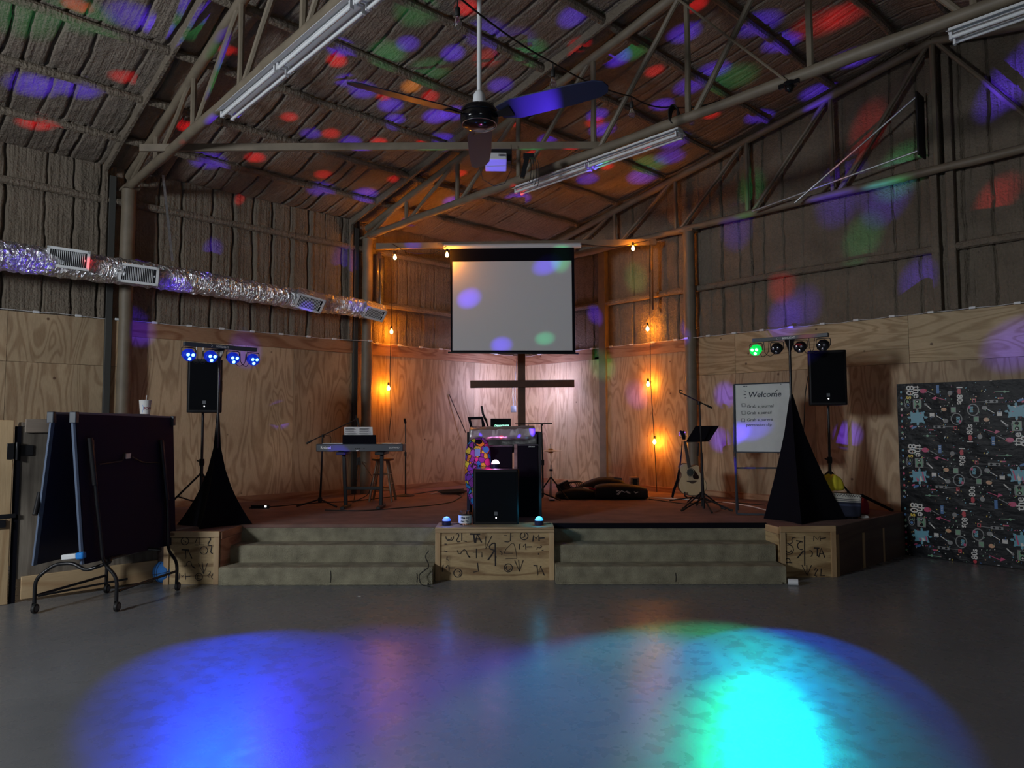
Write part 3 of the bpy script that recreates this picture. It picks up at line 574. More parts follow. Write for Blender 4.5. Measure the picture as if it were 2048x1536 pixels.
# surge box beside the cross
p = U(1027, 818, 13.0); b = MB(UV); b.box(p, (.10,.06,.12)); b.tube([p+Vector((.0,0,.06)), p+Vector((-.01,.0,.25)), U(1026,770,13.05)], .008, 6); b.tube([p+Vector((.03,0,.06)), p+Vector((.03,.0,.28)), U(1030,772,13.05), U(1034,708,13.05)], .006, 6)
tag(b.build('outlet_box', M['grey'], bevel=.004), 'grey outlet box with cords hanging by the dark cross', 'outlet')
def rnd(pts, q=.12):
    pts = [Vector(p) for p in pts]; out = [pts[0]]
    for i in range(1, len(pts)-1):
        a, c_, e = pts[i-1], pts[i], pts[i+1]; l = min((a-c_).length, (e-c_).length)*.35; l = min(l, q)
        p0 = c_+(a-c_).normalized()*l; p1 = c_+(e-c_).normalized()*l
        for k in range(4): s_ = k/3; out.append(p0.lerp(c_, s_).lerp(c_.lerp(p1, s_), s_))
    return out + [pts[-1]]
# ---------------------------------------------------------------- stage, steps, boxes
UVi = UV.inverted()
def tw(x, y): p = UVi @ Vector((x, y, 0)); return (p.x, p.y)
deckpoly = [tw(.0, -.0), tw(.0, -7.2), tw(2.16, -7.42), (-3.66, 7.49), (-3.08, 7.49), (-3.06, 8.0), (2.86, 8.0), (2.91, 7.74), (3.53, 7.78), tw(7.06, -.0)]
t = thing('stage', 'low corner stage with reddish brown carpet and plywood fronts', 'stage', (0, 8.0, 0))
b = MB(UV); b.prism(deckpoly, 0, HS-.012); b.build('stage_body', M['stain'], t, smooth=0)
b = MB(UV); b.prism(deckpoly, HS-.012, HS); b.build('stage_floor', M['deck'], t, smooth=0)
def edge(a, c, z0, z1, w, m, name='trim_board'):
    a = Vector((*a, 0)); c = Vector((*c, 0)); d = (c-a).normalized(); n_ = Vector((d.y, -d.x, 0)); bb_ = MB(UV)
    bb_.slab([a+Vector((0,0,z0)), c+Vector((0,0,z0)), c+Vector((0,0,z1)), a+Vector((0,0,z1))], n_*w); return bb_.build(name, m, t, bevel=.002, smooth=0)
def panel_front(a, c, m=M['boxply'], trim=True):
    A = Vector((*a,0)); C_ = Vector((*c,0)); d = (C_-A).normalized()
    edge(a, c, 0, HS-.06, .012, m, 'front_panel')
    if trim:
        edge(a, c, HS-.055, HS+.008, .03, M['lumber']); e = .055
        edge(a, (A+d*e)[:2], 0, HS-.057, .028, M['lumberv']); edge((C_-d*e)[:2], c, 0, HS-.057, .028, M['lumberv'])
panel_front((-3.66, 7.49), (-3.08, 7.49)); panel_front((2.91, 7.74), (3.53, 7.78))
edge((-3.08,7.49), (-3.06,8.0), HS-.075, HS-.002, .02, M['board']); edge((-3.08,7.49), (-3.06,8.0), 0, HS-.08, .01, M['board'], 'side_panel')
edge((2.86,8.0), (2.91,7.74), HS-.075, HS-.002, .02, M['lumber']); edge((2.86,8.0), (2.91,7.74), 0, HS-.08, .01, M['boxply'], 'side_panel')
ra, rb = (3.53, 7.78), tw(7.03, -.03); edge(ra, rb, HS-.09, HS-.002, .02, M['stain'])
A = Vector((*ra,0)); Bv = Vector((*rb,0))
for q0, q1, z0, z1 in ((.0,.03,0,HS-.09),(.98,1,0,HS-.09),(.36,.385,0,HS-.14),(.66,.685,0,HS-.14)):
    edge((A.lerp(Bv,q0))[:2], (A.lerp(Bv,q1))[:2], z0, z1, .022, M['lumberv'], 'batten')
edge((-3.06,8.0), (-.83,8.0), HS-.03, HS+.004, .015, M['deck'], 'edge_strip'); edge((.45,8.0), (2.86,8.0), HS-.045, HS+.012, .02, M['matte'], 'black_edge_strip')
# marker drawings, in crop pixels mapped onto each front
def strokes(par, v, cx0, cy0, sc, lines, w=.011):
    bb_ = MB(UV)
    for ln in lines:
        ww = w
        if isinstance(ln[0], (int, float)): ww = ln[0]; ln = ln[1:]
        pts = [U(cx0+x*sc, cy0+y*sc, v(cx0+x*sc) if callable(v) else v) for x, y in ln]; bb_.ribbon(pts, ww, (0,-1,0))
    return bb_.build('marker_drawing', M['ink'], par, smooth=0)
def circ(cx, cy, r, a0=0, a1=360, n=16): return [(cx+r*math.cos(R(a)), cy+r*math.sin(R(a))) for a in np.linspace(a0, a1, n)]
L1 = [circ(250,205,65,-10,190), circ(245,220,32,-30,150,8), [(355,160),(385,140),(405,165),(400,205),(365,260),(385,290),(425,285)], [(455,135),(455,270)], [(485,272),(540,285)],
 [.016,(595,155),(770,158)], [.016,(660,160),(678,300),(690,305),(720,155),(795,300)], [.013,(690,235),(770,240)], [(865,195),(862,405),(968,190)],
 [.013,(1025,310),(975,318),(925,365),(940,410),(1010,430),(1025,425)], [.013,(1025,310),(1030,700)], [.015,(1010,440),(960,520),(900,600)], [.012,(1020,545),(1050,548)], circ(1095,490,45,-85,30,7),
 [(380,430),(395,480),(435,490),(465,440),(500,420),(535,440),(545,490),(570,530),(595,555)], [.014,(565,528),(595,555)], [(645,465),(800,465),(800,550)], [(705,400),(705,570)],
 [(1180,180),(1230,180)], [(1290,125),(1285,270),(1250,290),(1185,285)], [(1305,185),(1335,185)], circ(1520,187,66), [(1530,140),(1535,190),(1500,215),(1490,205)],
 [.013,(1668,285),(1680,175),(1720,235),(1770,165),(1775,275)], [.013,(1785,225),(1870,220)], [(1440,420),(1440,330),(1460,320)], [(1505,370),(1540,320),(1550,420)], [(1560,375),(1650,370)],
 [.005,(1180,480),(1210,410),(1300,320),(1345,320),(1375,420),(1395,570),(1205,578)], [.005,(1180,480),(1330,480)], [(1735,420),(1745,385),(1790,390),(1820,370),(1800,345)], [(1820,435),(1850,430)], [(1765,480),(1765,510)],
 [(125,800),(135,690),(145,680)], [(185,730),(210,690),(235,690),(240,780)], [(245,730),(335,730)], circ(388,820,70), circ(390,825,40,-120,70,8), [(725,645),(740,790),(655,805)],
 circ(1250,732,70), circ(1250,735,40,10,230,9), [(1360,605),(1440,795),(1505,600)], [(1425,595),(1440,790)], [.013,(1680,690),(1750,695)], [.012,(1740,700),(1755,855),(1800,710),(1865,860)], [(1765,790),(1835,790)], [.016,(1795,705),(1815,712)],
 [(160,325),(200,325)], [(150,440),(210,455)], [(205,540),(200,590),(235,600)]]
ct = thing('step_box', 'central plywood box covered in black marker drawings, between the two flights of steps', 'box', (-.19, 7.82, 0))
b = MB(UV); b.bb(-.81, .43, 7.66, 7.995, 0, HS-.004); b.build('box_body', M['boxply'], ct, smooth=0)
b = MB(UV); b.bb(-.83, .45, 7.63, 8.02, HS-.002, BT-.001); b.build('top_board', M['lumber'], ct, bevel=.003)
b = MB(UV); b.bb(-.83, .45, 7.64, 7.66, HS-.04, HS-.004); b.build('top_rail', M['lumber'], ct, bevel=.002)
for x0, x1 in ((-.83,-.775), (.395,.45)): b = MB(UV); b.bb(x0, x1, 7.642, 7.66, 0, HS-.042); b.build('corner_post', M['lumberv'], ct, bevel=.002)
strokes(ct, 7.657, 870, 1050, .1172, L1, .009)
sc = 1/11.82; L2 = [circ(350,500,90), [(310,480),(380,520),(350,550)], [(580,405),(630,400),(640,440),(610,500),(600,540)], [(580,590),(670,590)], [(710,400),(705,585),(810,590)], [.012,(900,405),(950,420),(960,460),(900,560),(910,600),(980,605),(985,640),(960,760),(1010,800)],
 circ(800,720,90), [(765,760),(800,765)], [.014,(270,700),(450,710)], [.014,(370,715),(370,920),(430,720),(520,915)], [(325,1090),(380,1085),(400,1010),(440,975),(490,985),(520,1080)], [.012,(525,1095),(600,1140)],
 [(670,1020),(795,1275),(885,1020)], [(760,990),(795,1270)], [(210,1410),(220,1260),(290,1340),(360,1250),(370,1410)], [(375,1335),(480,1330)], circ(685,1345,85), circ(690,1345,50,60,260,8), [(895,1210),(950,1210),(955,1250),(890,1320),(930,1355)], [(1030,1250),(970,1350),(1025,1400)]]
strokes(t, 7.475, 340, 1040, sc, L2, .008)
sc = .1758; L3 = [[(520,425),(485,430),(475,450),(480,480),(455,505),(420,490)], [.012,(525,462),(585,472)], [.012,(620,410),(622,750)], circ(585,520,45,70,290,9), [.014,(610,575),(540,660)], circ(670,610,40,-80,60,7), circ(440,565,55,-110,130,9), circ(440,570,30,0,180,7),
 [.010,(725,470),(725,410),(770,450),(795,410),(800,465)], [(800,440),(865,430)], [.013,(725,545),(790,548)], [.013,(765,548),(765,640)], [.014,(780,650),(810,550),(850,655)], [(785,610),(840,612)], [(590,740),(650,860),(700,740)], [(645,740),(648,860)], [(735,800),(745,780),(770,790),(745,830),(735,860),(765,868)], [(810,780),(805,865),(850,860)], circ(430,690,25,180,400,8), [(400,710),(480,715)]]
strokes(t, lambda px: 7.7235+.04*((px-1024)*7.745/FPX-2.91)/.62, 1500, 1000, sc, L3, .010)
def steps(u0, u1, lab, tears):
    s = thing('carpeted_steps', lab, 'steps', ((u0+u1)/2, 7.44, 0)); prof = [(7.44,0),(7.44,.165),(7.455,.181),(7.72,.181),(7.715,.345),(7.73,.362),(8.0,.362),(7.995,.525),(8.0,.53),(8.0,0)]
    b = MB(UV); vs = []; n_ = len(prof)
    for x in (u0, u1): vs += [(x, y, z) for y, z in prof]
    b.add(vs, [tuple(range(n_)), tuple(range(n_, 2*n_))[::-1]] + [(i, n_+i, n_+(i+1)%n_, (i+1)%n_) for i in range(n_)]); b.build('carpet', M['carpet'], s, bevel=.012)
    b = MB(UV)
    for x, z0, z1 in tears: b.ribbon([(x,7.434,z0),(x+.006,7.434,(z0+z1)/2),(x,7.434,z1)], .006, (0,-1,0))
    b.build('carpet_seam', M['ink'], s)
    b = MB(UV); b.tube([(u0+.05, 7.43, .012), (u1-.05, 7.43, .012)], .014, 8); b.build('carpet_roll', M['carpet'], s)
steps(-3.07, -.835, 'three beige carpeted steps left of the marker-covered box', ((-1.0,.03,.12),(-1.9,.02,.15)))
steps(.455, 2.86, 'three beige carpeted steps right of the marker-covered box', ((1.7,.02,.12),))
b = MB(UV); b.tube([(2.86,7.40,.03),(2.95,7.36,.035)], .034, 14); tag(b.build('carpet_end', M['white']), 'pale rolled carpet end on the floor by the right steps', 'carpet roll')
for x, s_ in ((-.87, 1),):
    b = MB(UV); b.tube(rnd([(x,7.40,.36),(x-.04,7.4,.30),(x-.0,7.4,.22),(x+.0,7.38,.19),(x-.10,7.35,.12),(x-.07,7.3,.03),(x+.03,7.3,.012)], .3), .005, 6); tag(b.build('loose_cable', M['rope']), 'black cable looping out beside the left edge of the marker-covered box', 'cable')
# ---------------------------------------------------------------- half-height stall wall on the left
t = thing('stall_wall', 'waist-high wall of weathered planks with a hinged gate, far left', 'partition wall', (2.1, -8.5, 0), ID)
b = MB(); b.bb(2.08, 2.14, -8.66, -7.45, .22, 1.66); b.build('plank_panel', M['old'], t, smooth=0)
b = MB(); b.bb(2.14, 2.17, -8.62, -7.42, .03, .24); b.build('kick_board', M['lumber'], t, bevel=.003)
b = MB(); b.bb(2.14, 2.17, -8.63, -7.9, 1.60, 1.73); b.build('top_board', M['oldh'], t, bevel=.003)
b = MB(); b.bb(1.95, 2.16, -8.66, -7.42, 1.66, 1.70); b.build('ledge', M['oldh'], t, bevel=.003)
b = MB(); b.bb(2.06, 2.17, -8.86, -8.72, 0, 1.72); b.build('gate_post', M['lumberv'], t, bevel=.006)
b = MB(); b.bb(2.06, 2.15, -7.46, -7.38, 0, 1.66); b.build('end_post', M['old'], t, bevel=.004)
b = MB(); b.bb(2.08, 2.13, -10.4, -8.9, 0, 1.60); b.build('gate', M['old'], t, smooth=0)
b = MB()
b.bb(2.17, 2.18, -8.77, -8.715, 1.35, 1.50); b.bb(2.145, 2.155, -8.66, -8.56, 1.38, 1.48); b.tube([(2.18,-8.69,1.34),(2.18,-8.69,1.51)], .014, 8); b.build('hinge', M['metal'], t, bevel=.002)
b = MB(); b.bb(2.17, 2.18, -8.86, -8.68, .80, .84); b.bb(2.17, 2.20, -8.86, -8.76, .72, .79); b.build('latch', M['metal'], t, bevel=.002)
b = MB(); b.bb(2.14, 2.15, -8.71, -8.66, 0, 1.66); b.build('gap_shade_strip', M['matte'], t)  # black strip painted in for the shade inside the gap beside the post
# foam cup standing on it
p = PW(290, 829, 0, 2.05); cz = 1.70
t = thing('foam_cup', 'white foam drink cup with red lettering on the stall wall ledge', 'cup', (2.05, p.y, cz), ID)
hc = .235; b = MB(); b.lathe([(.034,0),(.038,.08),(.047,.085),(.061,.232),(.063,.235),(.060,.238)], (2.05, p.y, cz), 28); b.build('cup_body', M['paper'], t)
b = MB(); b.tube([(2.04,p.y+.01,cz+.23),(2.04,p.y+.015,cz+.29)], .004, 8); b.build('straw', M['plastic'], t)
dirc = Vector((CX-2.05, CY-p.y)).normalized(); a0_ = math.atan2(dirc.y, dirc.x)
def wrap(b, m, name):
    vs = []
    for v in b.v:
        z = v[2]; r_ = .047 + (.061-.047)*(z-.085)/.147 + .0012; a = a0_ + .35 + v[0]/r_; vs.append((2.05+r_*math.cos(a), p.y+r_*math.sin(a), cz+z))
    b.v = vs; b.build(name, m, t, smooth=0)
b = MB(); b.text('SONIC', (-.040,0,.135), (1,0,0), (0,0,1), .040, 'LEFT', .001, .2); wrap(b, M['red'], 'lettering')
b = MB(); b.ribbon([(-.045,0,.185),(.05,0,.178)], .003, (0,1,0)); b.ribbon([(-.045,0,.185),(-.036,0,.15),(-.044,0,.105)], .003, (0,1,0)); b.ribbon([(-.044,0,.105),(.05,0,.128)], .003, (0,1,0)); wrap(b, M['blue'], 'logo_outline')
# ---------------------------------------------------------------- folded table tennis table
t = thing('ping_pong_table', 'folded rolling table tennis table with black underside and casters', 'ping pong table', (-3.8, 6.9, 0))
def tubef(pts, r=.016, name='frame_tube'): b = MB(UV); b.tube(rnd(pts), r, 10); return b.build(name, M['metal'], t)

aN0, aN1 = U(67,1130,6.3), U(105,828,6.25); dA = Vector((.18,1.28,0)); dB = Vector((.20,1.30,0))
bN0, bN1 = U(169,1128,6.3), U(150,828,6.2)
dB0 = U(350,1088,7.55)-bN0; dB1 = U(345,836,7.5)-bN1
nA = Vector((.028,0,0))
b = MB(UV); b.slab([aN0, aN0+dA, aN1+dA, aN1], nA); b.build('table_top', M['navy'], t, bevel=.003, smooth=0)
b = MB(UV); b.slab([bN0, bN0+dB0, bN1+dB1, bN1], -nA); b.build('table_top', M['navy'], t, bevel=.003, smooth=0)
b = MB(UV); b.slab([bN0+Vector((.002,0,0)), bN0+dB0+Vector((.002,0,0)), bN1+dB1+Vector((.002,0,0)), bN1+Vector((.002,0,0))], (.006,0,0)); b.build('underside', mat('table_underside', (.018,.013,.035), .8, spec=.2), t, smooth=0)
for q0, q1, o_ in ((aN0, aN1, .014), (bN0, bN1, -.014)):
    b = MB(UV); b.bar(q0+Vector((o_,-.012,0)), q1+Vector((o_,-.012,0)), .036, .022); b.build('edge_rail', M['edge'], t, bevel=.002)
b = MB(UV); b.bar(aN1+Vector((.014,0,.008)), aN1+dA+Vector((.014,0,.008)), .034, .02); b.bar(bN1+Vector((-.014,0,.008)), bN1+dB1+Vector((-.014,0,.008)), .034, .02); b.build('edge_rail', M['edge'], t, bevel=.002)
for q in (aN1, bN1, bN1+dB1): b = MB(UV); b.box(q+Vector((0,-.01,-.03)), (.06,.05,.10)); b.build('corner_guard', M['dgrey'], t, bevel=.006)
def Bp(px, py, off=.03):
    n_ = dB0.cross(bN1-bN0).normalized(); n_ = n_ if n_.x > 0 else -n_; o_ = bN0+n_*off; c_ = Vector((0,0,CH)); d_ = ray(px, py); return c_ + d_*((o_-c_).dot(n_)/d_.dot(n_))
# wheeled frame
cN1 = UZ(68,1226,.0); cN2 = UZ(232,1222,.0); cF2 = UZ(353,1180,.0); cF1 = UZ(212,1185,.0)
up = lambda q, z, dx=0, dy=0: Vector((q.x+dx, q.y+dy, z))
hN2 = up(cN2,.42,-.16,.02); hF2 = up(cF2,.42,-.12,-.1)
tubef([up(cN2,.07), up(cN2,.30), Bp(206,1125,.06), Bp(200,1060,.05), Bp(193,1000,.05), Bp(190,955,.05), Bp(184,880,.04)])
tubef([up(cF2,.07), up(cF2,.28), Bp(336,1100,.05), Bp(335,1020,.04), Bp(331,960,.04), Bp(325,882,.04)])
tubef([up(cN1,.07), up(cN1,.30), up(cN1,.42,.14,.05), up(cN1,.43,.30,.05), up(cN1,.36,.42,.05), up(cN1,.43,.62,.08), hN2+Vector((.05,.05,.03)), U(240,1112,6.75), U(330,1086,7.4)])
tubef([up(cF1,.07), up(cF1,.32), up(cF1,.42,.06,-.05), up(cF1,.45,.25,-.03), hF2])
tubef([up(cN2,.17,.0,.03), up(cF2,.19)], .012); tubef([up(cN1,.15), up(cF1,.17)], .012); tubef([up(cN1,.15,.03), up(cN1,.17,.5,.6)], .010)
tubef([Bp(198,929), Bp(245,922), Bp(250,905)], .007, 'latch_rod'); tubef([Bp(264,914), Bp(285,925), Bp(328,926)], .007, 'latch_rod')
for q0, q1 in (((180,876),(190,970)), ((322,880),(334,1000))):
    tubef([Bp(*q0,.05), Bp(*q1,.06)], .022, 'table_leg')
tubef([U(80,985,6.28), U(70,1030,6.2)], .022, 'table_leg')
for q in (cN1, cN2, cF2, cF1):
    b = MB(UV); Rw = Matrix.Rotation(R(90), 3, 'Y'); b.lathe([(.012,-.014),(.040,-.014),(.043,-.008),(.043,.008),(.040,.014),(.012,.014)], (q.x+.02, q.y-.02, .043), 20, Rw); w = b.build('caster', M['rope'], t)
    b = MB(UV); b.lathe([(.026,-.0155),(.026,.0155)], (q.x+.02, q.y-.02, .043), 16, Rw); b.build('hub', M['grey'], w); b = MB(UV); b.bb(q.x-.005, q.x+.0, q.y-.03, q.y+.03, .04, .09); b.build('fork', M['metal'], w)
c_ = Bp(257, 912, .02); b = MB(UV); b.box(c_, (.008,.09,.05)); b.build('label_sticker', M['paper'], t)
b = MB(UV); c_ = U(140,1113,6.22); b.box(c_+Vector((-.0,0,0)), (.13,.05,.045), Euler((0,R(-6),0)).to_matrix()); b.build('net_clamp', M['plastic'], t, bevel=.008)
b = MB(UV); b.box(c_+Vector((.095,0,.008)), (.07,.06,.06), Euler((0,R(-6),0)).to_matrix()); b.build('clamp_knob', M['blue'], t, bevel=.015)
# basketball underneath
q = UZ(325, 1168, 0); rb_ = .121; cb = Vector((q.x+.0, q.y+.05, rb_))
t = thing('basketball', 'blue basketball on the floor under the folded table', 'ball', (cb.x, cb.y, 0)); b = MB(UV); b.ball(cb, rb_, 32, 20); b.build('ball_cover', M['blueball'], t)
b = MB(UV)
for ax in range(5):
    pts_ = []
    for a in np.linspace(0, 2*math.pi, 33)[:-1]:
        if ax == 0: p_ = Vector((math.cos(a), math.sin(a)*.3, math.sin(a)))
        elif ax == 1: p_ = Vector((math.cos(a)*.3, math.cos(a), math.sin(a)))
        elif ax == 2: p_ = Vector((.55+.25*math.cos(2*a)*.3, math.cos(a), math.sin(a)))
        elif ax == 3: p_ = Vector((-.55, math.cos(a), math.sin(a)))
        else: p_ = Vector((math.cos(a), math.sin(a), .2*math.cos(a)))
        pts_.append(cb + p_.normalized()*rb_*1.001)
    b.tube(pts_, .0028, 6, closed=True)
b.build('seam', M['rope'], t)
# ---------------------------------------------------------------- draped light stands with four-can bars
def drape(u, v, apex_z, rad_, lab, rot0, n=3, hh=HS, legs=None, ex=1.45):
    t = thing('draped_light_stand', lab, 'light stand', (u, v, hh))
    b = MB(UV); K = 48; zs = [0, .03, .08, .15, .25, .35, .5, .7, 1.0]; H = apex_z-hh; vs = []
    feet = legs if legs else [(rad_*math.cos(R(rot0+120*i)), rad_*math.sin(R(rot0+120*i))) for i in range(3)]
    m_ = len(feet)
    for zf_ in zs:
        for k in range(K):
            q = k/K*m_; i = int(q); fr = q-i; A_ = Vector(feet[i]); B_ = Vector(feet[(i+1)%m_]); pnt = A_.lerp(B_, fr)
            sag = 1-.30*4*fr*(1-fr)*(1-zf_)
            s_ = (1-zf_)**ex*(.95) + .04
            vs.append((u+pnt.x*sag*s_, v+pnt.y*sag*s_, hh+.004+H*zf_))
    b.add(vs, [(i*K+j, i*K+(j+1)%K, (i+1)*K+(j+1)%K, (i+1)*K+j) for i in range(len(zs)-1) for j in range(K)])
    b.build('stretch_cover', M['matte'], t, smooth=60); return t
def light_bar(stand, pa, pb, zc, col, lit, text):
    a = Vector(pa); c_ = Vector(pb); d = (c_-a).normalized(); n_ = Vector((d.y, -d.x, 0)); n_ = n_ if n_.y < 0 else -n_
    b = MB(UV); b.bar(a, c_, .05, .045); bar = b.build('light_bar', M['dgrey'], stand, bevel=.003)
    mid = a.lerp(c_, .5); b = MB(UV); b.text(text, mid+n_*.027+Vector((.0,0,-.012)), d, (0,0,1), .03, 'CENTER', .0006); b.build('logo', M['white'], bar, smooth=0)
    b = MB(UV); b.ribbon([mid+n_*.027-d*.13+Vector((.011*math.cos(x), 0, .011*math.sin(x))) for x in np.linspace(0, 6.3, 12)], .003, n_); b.build('logo', M['white'], bar, smooth=0)
    outp = []
    for k, q in enumerate((.05, .34, .65, .94)):
        o = a.lerp(c_, q) + Vector((0,0,-.115)) + n_*.02; tilt = R(-28)
        rm = Matrix((d, -n_, Vector((0,0,1)))).transposed() @ Matrix.Rotation(tilt*-1, 3, 'X')
        b = MB(UV); F_ = lambda x, y, z: o + rm @ Vector((x, y, z))
        prof = [(.058,-.045),(.066,-.035),(.066,.02),(.05,.04),(.03,.045)]
        vs = []; N = 8
        for r_, y_ in prof:
            for j in range(N): an = 2*math.pi*(j+.5)/N; vs.append(F_(r_*math.cos(an)*1.08, y_, r_*math.sin(an)))
        b.add(vs, [(i*N+j, i*N+(j+1)%N, (i+1)*N+(j+1)%N, (i+1)*N+j) for i in range(len(prof)-1) for j in range(N)] + [tuple(range(N)), tuple(4*N+j for j in range(N))[::-1]])
        can = b.build('par_can', (M['canglowb'] if col == 'b' else M['canglowg']) if lit[k] else M['black'], stand, bevel=.004)  # lit housings get painted-in glow around the lenses; only the lenses are lamps
        b = MB(UV)
        for an in (R(35), R(145), R(270)):
            cc = F_(.030*math.cos(an), -.047, .028*math.sin(an)); vs = []; 
            for rr_, yy in ((.018,0),(.016,-.006),(.009,-.010),(.001,-.011)):
                for j in range(14): a2 = 2*math.pi*j/14; vs.append(F_(.033*math.cos(an)+rr_*math.cos(a2), -.046+yy, .031*math.sin(an)+rr_*math.sin(a2)))
            b.add(vs, [(i*14+j, i*14+(j+1)%14, (i+1)*14+(j+1)%14, (i+1)*14+j) for i in range(3) for j in range(14)])
        b.build('lens', (M['ledb'] if col == 'b' else M['ledg']) if lit[k] else M['lens'], can)
        b = MB(UV); b.tube(rnd([o+d*.078+Vector((0,0,-.01)), o+d*.078+Vector((0,0,.075)), o-d*.078+Vector((0,0,.075)), o-d*.078+Vector((0,0,-.01))], .02), .005, 6); b.build('yoke', M['black'], can)
        s_ = 1 if k % 2 == 0 else -1; e = o + d*s_*.16 + Vector((0,0,.09)); b = MB(UV); b.tube(rnd([o+rm@Vector((0,.04,-.03)), o+d*s_*.08+Vector((0,0,-.10)), o+d*s_*.15+Vector((0,0,-.05)), e], .08), .0035, 6); b.build('power_lead', M['rope'], can)
        b = MB(UV); b.tube([e, e+Vector((0,0,-.035))], .006, 8); b.build('plug', M['chrome'], can)
        outp.append(UV @ (o + rm @ Vector((0, -.10, 0))))
    return outp
# left stand
pl = U(436, 830, 7.95)
st = drape(pl.x, pl.y, pl.z+.0, .62, 'black-draped light stand at the left end of the stage holding four blue par lights', -90, legs=[(-.05,-.30),(.38,.10),(-.46,.05)], ex=2.3)
b = MB(UV); b.tube([(pl.x,pl.y,1.6),(pl.x,pl.y,2.52)], .014, 12); b.tube([(pl.x,pl.y,HS+.02),(pl.x,pl.y,1.7)], .018, 12); b.build('pole', M['metal'], st)
b = MB(UV); b.slab([(pl.x-.06,pl.y-.01,2.53),(pl.x+.06,pl.y-.01,2.53),(pl.x+.012,pl.y-.01,2.40),(pl.x-.012,pl.y-.01,2.40)], (0,.02,0)); b.build('bracket', M['metal'], st)
LB = light_bar(st, U(368,687.5,7.55), U(512,700,8.2), 2.5, 'b', (1,1,1,1), 'BOXLIGHT')
# right stand
pr = U(1582, 800, 8.25)
st = drape(pr.x, pr.y, pr.z+.06, .7, 'tall black-draped light stand on the right of the stage with one green par light lit', -90, legs=[(-.06,-.36),(.66,.10),(-.30,.16)], ex=1.3)
b = MB(UV); b.tube([(pr.x,pr.y,1.8),(pr.x,pr.y,2.66)], .015, 12); b.tube([(pr.x,pr.y,HS+.02),(pr.x,pr.y,1.9)], .019, 12); b.build('pole', M['metal'], st)
b = MB(UV); b.slab([(pr.x-.06,pr.y-.01,2.66),(pr.x+.06,pr.y-.01,2.66),(pr.x+.012,pr.y-.01,2.52),(pr.x-.012,pr.y-.01,2.52)], (0,.02,0)); b.build('bracket', M['metal'], st)
RB = light_bar(st, U(1506,681.5,8.55), U(1657,669.5,7.95), 2.65, 'g', (1,0,0,0), 'BOXLIGHT')
# ---------------------------------------------------------------- loudspeakers
def speaker(t, c, w, h, d, rz, badge=True):      # c centre of the bottom front edge
    F_ = UV @ Matrix.Translation(c) @ Matrix.Rotation(rz, 4, 'Z')
    b = MB(F_); b.prism([(-w/2,.02),(-w/2+.02,0),(w/2-.02,0),(w/2,.02),(w/2*.82,d),(-w/2*.82,d)], 0, h); b.build('cabinet', M['black'], t, bevel=.008)
    b = MB(F_); b.bb(-w/2+.03, w/2-.03, -.006, .004, .03, h-.03); g = b.build('grille', mat('speaker_grille', (.003,.004,.006), .8, bump=.5, bscale=500, spec=.15), t, bevel=.004)
    b = MB(F_); b.bb(-.018, .018, -.009, -.005, .10, .14); b.build('badge', M['grey'], t)
    b = MB(F_); b.lathe([(.007,0),(.005,.003),(.001,.004)], (.0+.002,-.008,.075), 12, Matrix.Rotation(R(90),3,'X')); b.build('power_light', M['ledw'], t)
    b = MB(F_); b.bb(w/2*.86, w/2*.94, d*.35, d*.65, h*.40, h*.62); b.build('handle', M['rope'], t, bevel=.004)
def spk_stand(u, v, ztop, lab, legs, zc=None):
    t = thing('speaker_stand', lab, 'speaker stand', (u, v, HS)); b = MB(UV); b.tube([(u,v,HS+.12),(u,v,1.25)], .020, 12); b.tube([(u,v,1.2),(u,v,ztop)], .016, 12); b.build('pole', M['metal'], t)
    b = MB(UV); b.lathe([(.028,-.04),(.032,0),(.028,.04)], (u,v,1.22), 14); b.tube([(u,v,1.22),(u-.06,v,1.24)], .008, 8); b.build('collar', M['black'], t)
    for a in legs:
        d = Vector((math.cos(R(a)), math.sin(R(a)), 0)); b = MB(UV); b.tube([Vector((u,v,HS+.55)), Vector((u,v,HS+.015))+d*.52], .012, 8); b.build('leg', M['metal'], t)
        b = MB(UV); b.tube([Vector((u,v,HS+.18)), Vector((u,v,HS+.28))+d*.26], .008, 8); b.build('brace', M['metal'], t)
q = U(406, 825, 8.55); t = thing('loudspeaker', 'black loudspeaker on a pole behind the four blue par lights', 'loudspeaker', (q.x, q.y, q.z)); speaker(t, Vector((U(408,825,8.3))), .385, .63, .34, R(18)); spk_stand(q.x+.0, q.y, q.z-.002, 'black pole stand carrying the left loudspeaker', (215, 335, 95))
q = U(1656, 810, 8.7); t = thing('loudspeaker', 'black loudspeaker on a pole beside the patterned backdrop', 'loudspeaker', (q.x, q.y, q.z)); speaker(t, Vector(U(1657,810,8.42)), .43, .66, .38, R(-16)); spk_stand(q.x, q.y, q.z-.002, 'black pole stand carrying the right loudspeaker', (15, 165, 90))
b = MB(UV); b.tube(rnd([U(1616,752,8.55), U(1610,790,8.5), U(1608,850,8.5), U(1606,880,8.5)]), .006, 6); tag(b.build('speaker_cable', M['rope']), 'black cable drooping from the right loudspeaker', 'cable')
# subwoofer on the central box
q = U(992, 1047.5, 7.86); t = thing('subwoofer', 'big square black subwoofer standing on the marker-covered box', 'subwoofer', (q.x, q.y, BT)); speaker(t, Vector((q.x, 7.84, BT)), .51, .605, .12, 0)
b = MB(UV); b.bb(q.x-.255, q.x+.255, 7.95, 8.35, BT, BT+.605); b.build('cabinet_rear', M['gloss'], t, bevel=.006)
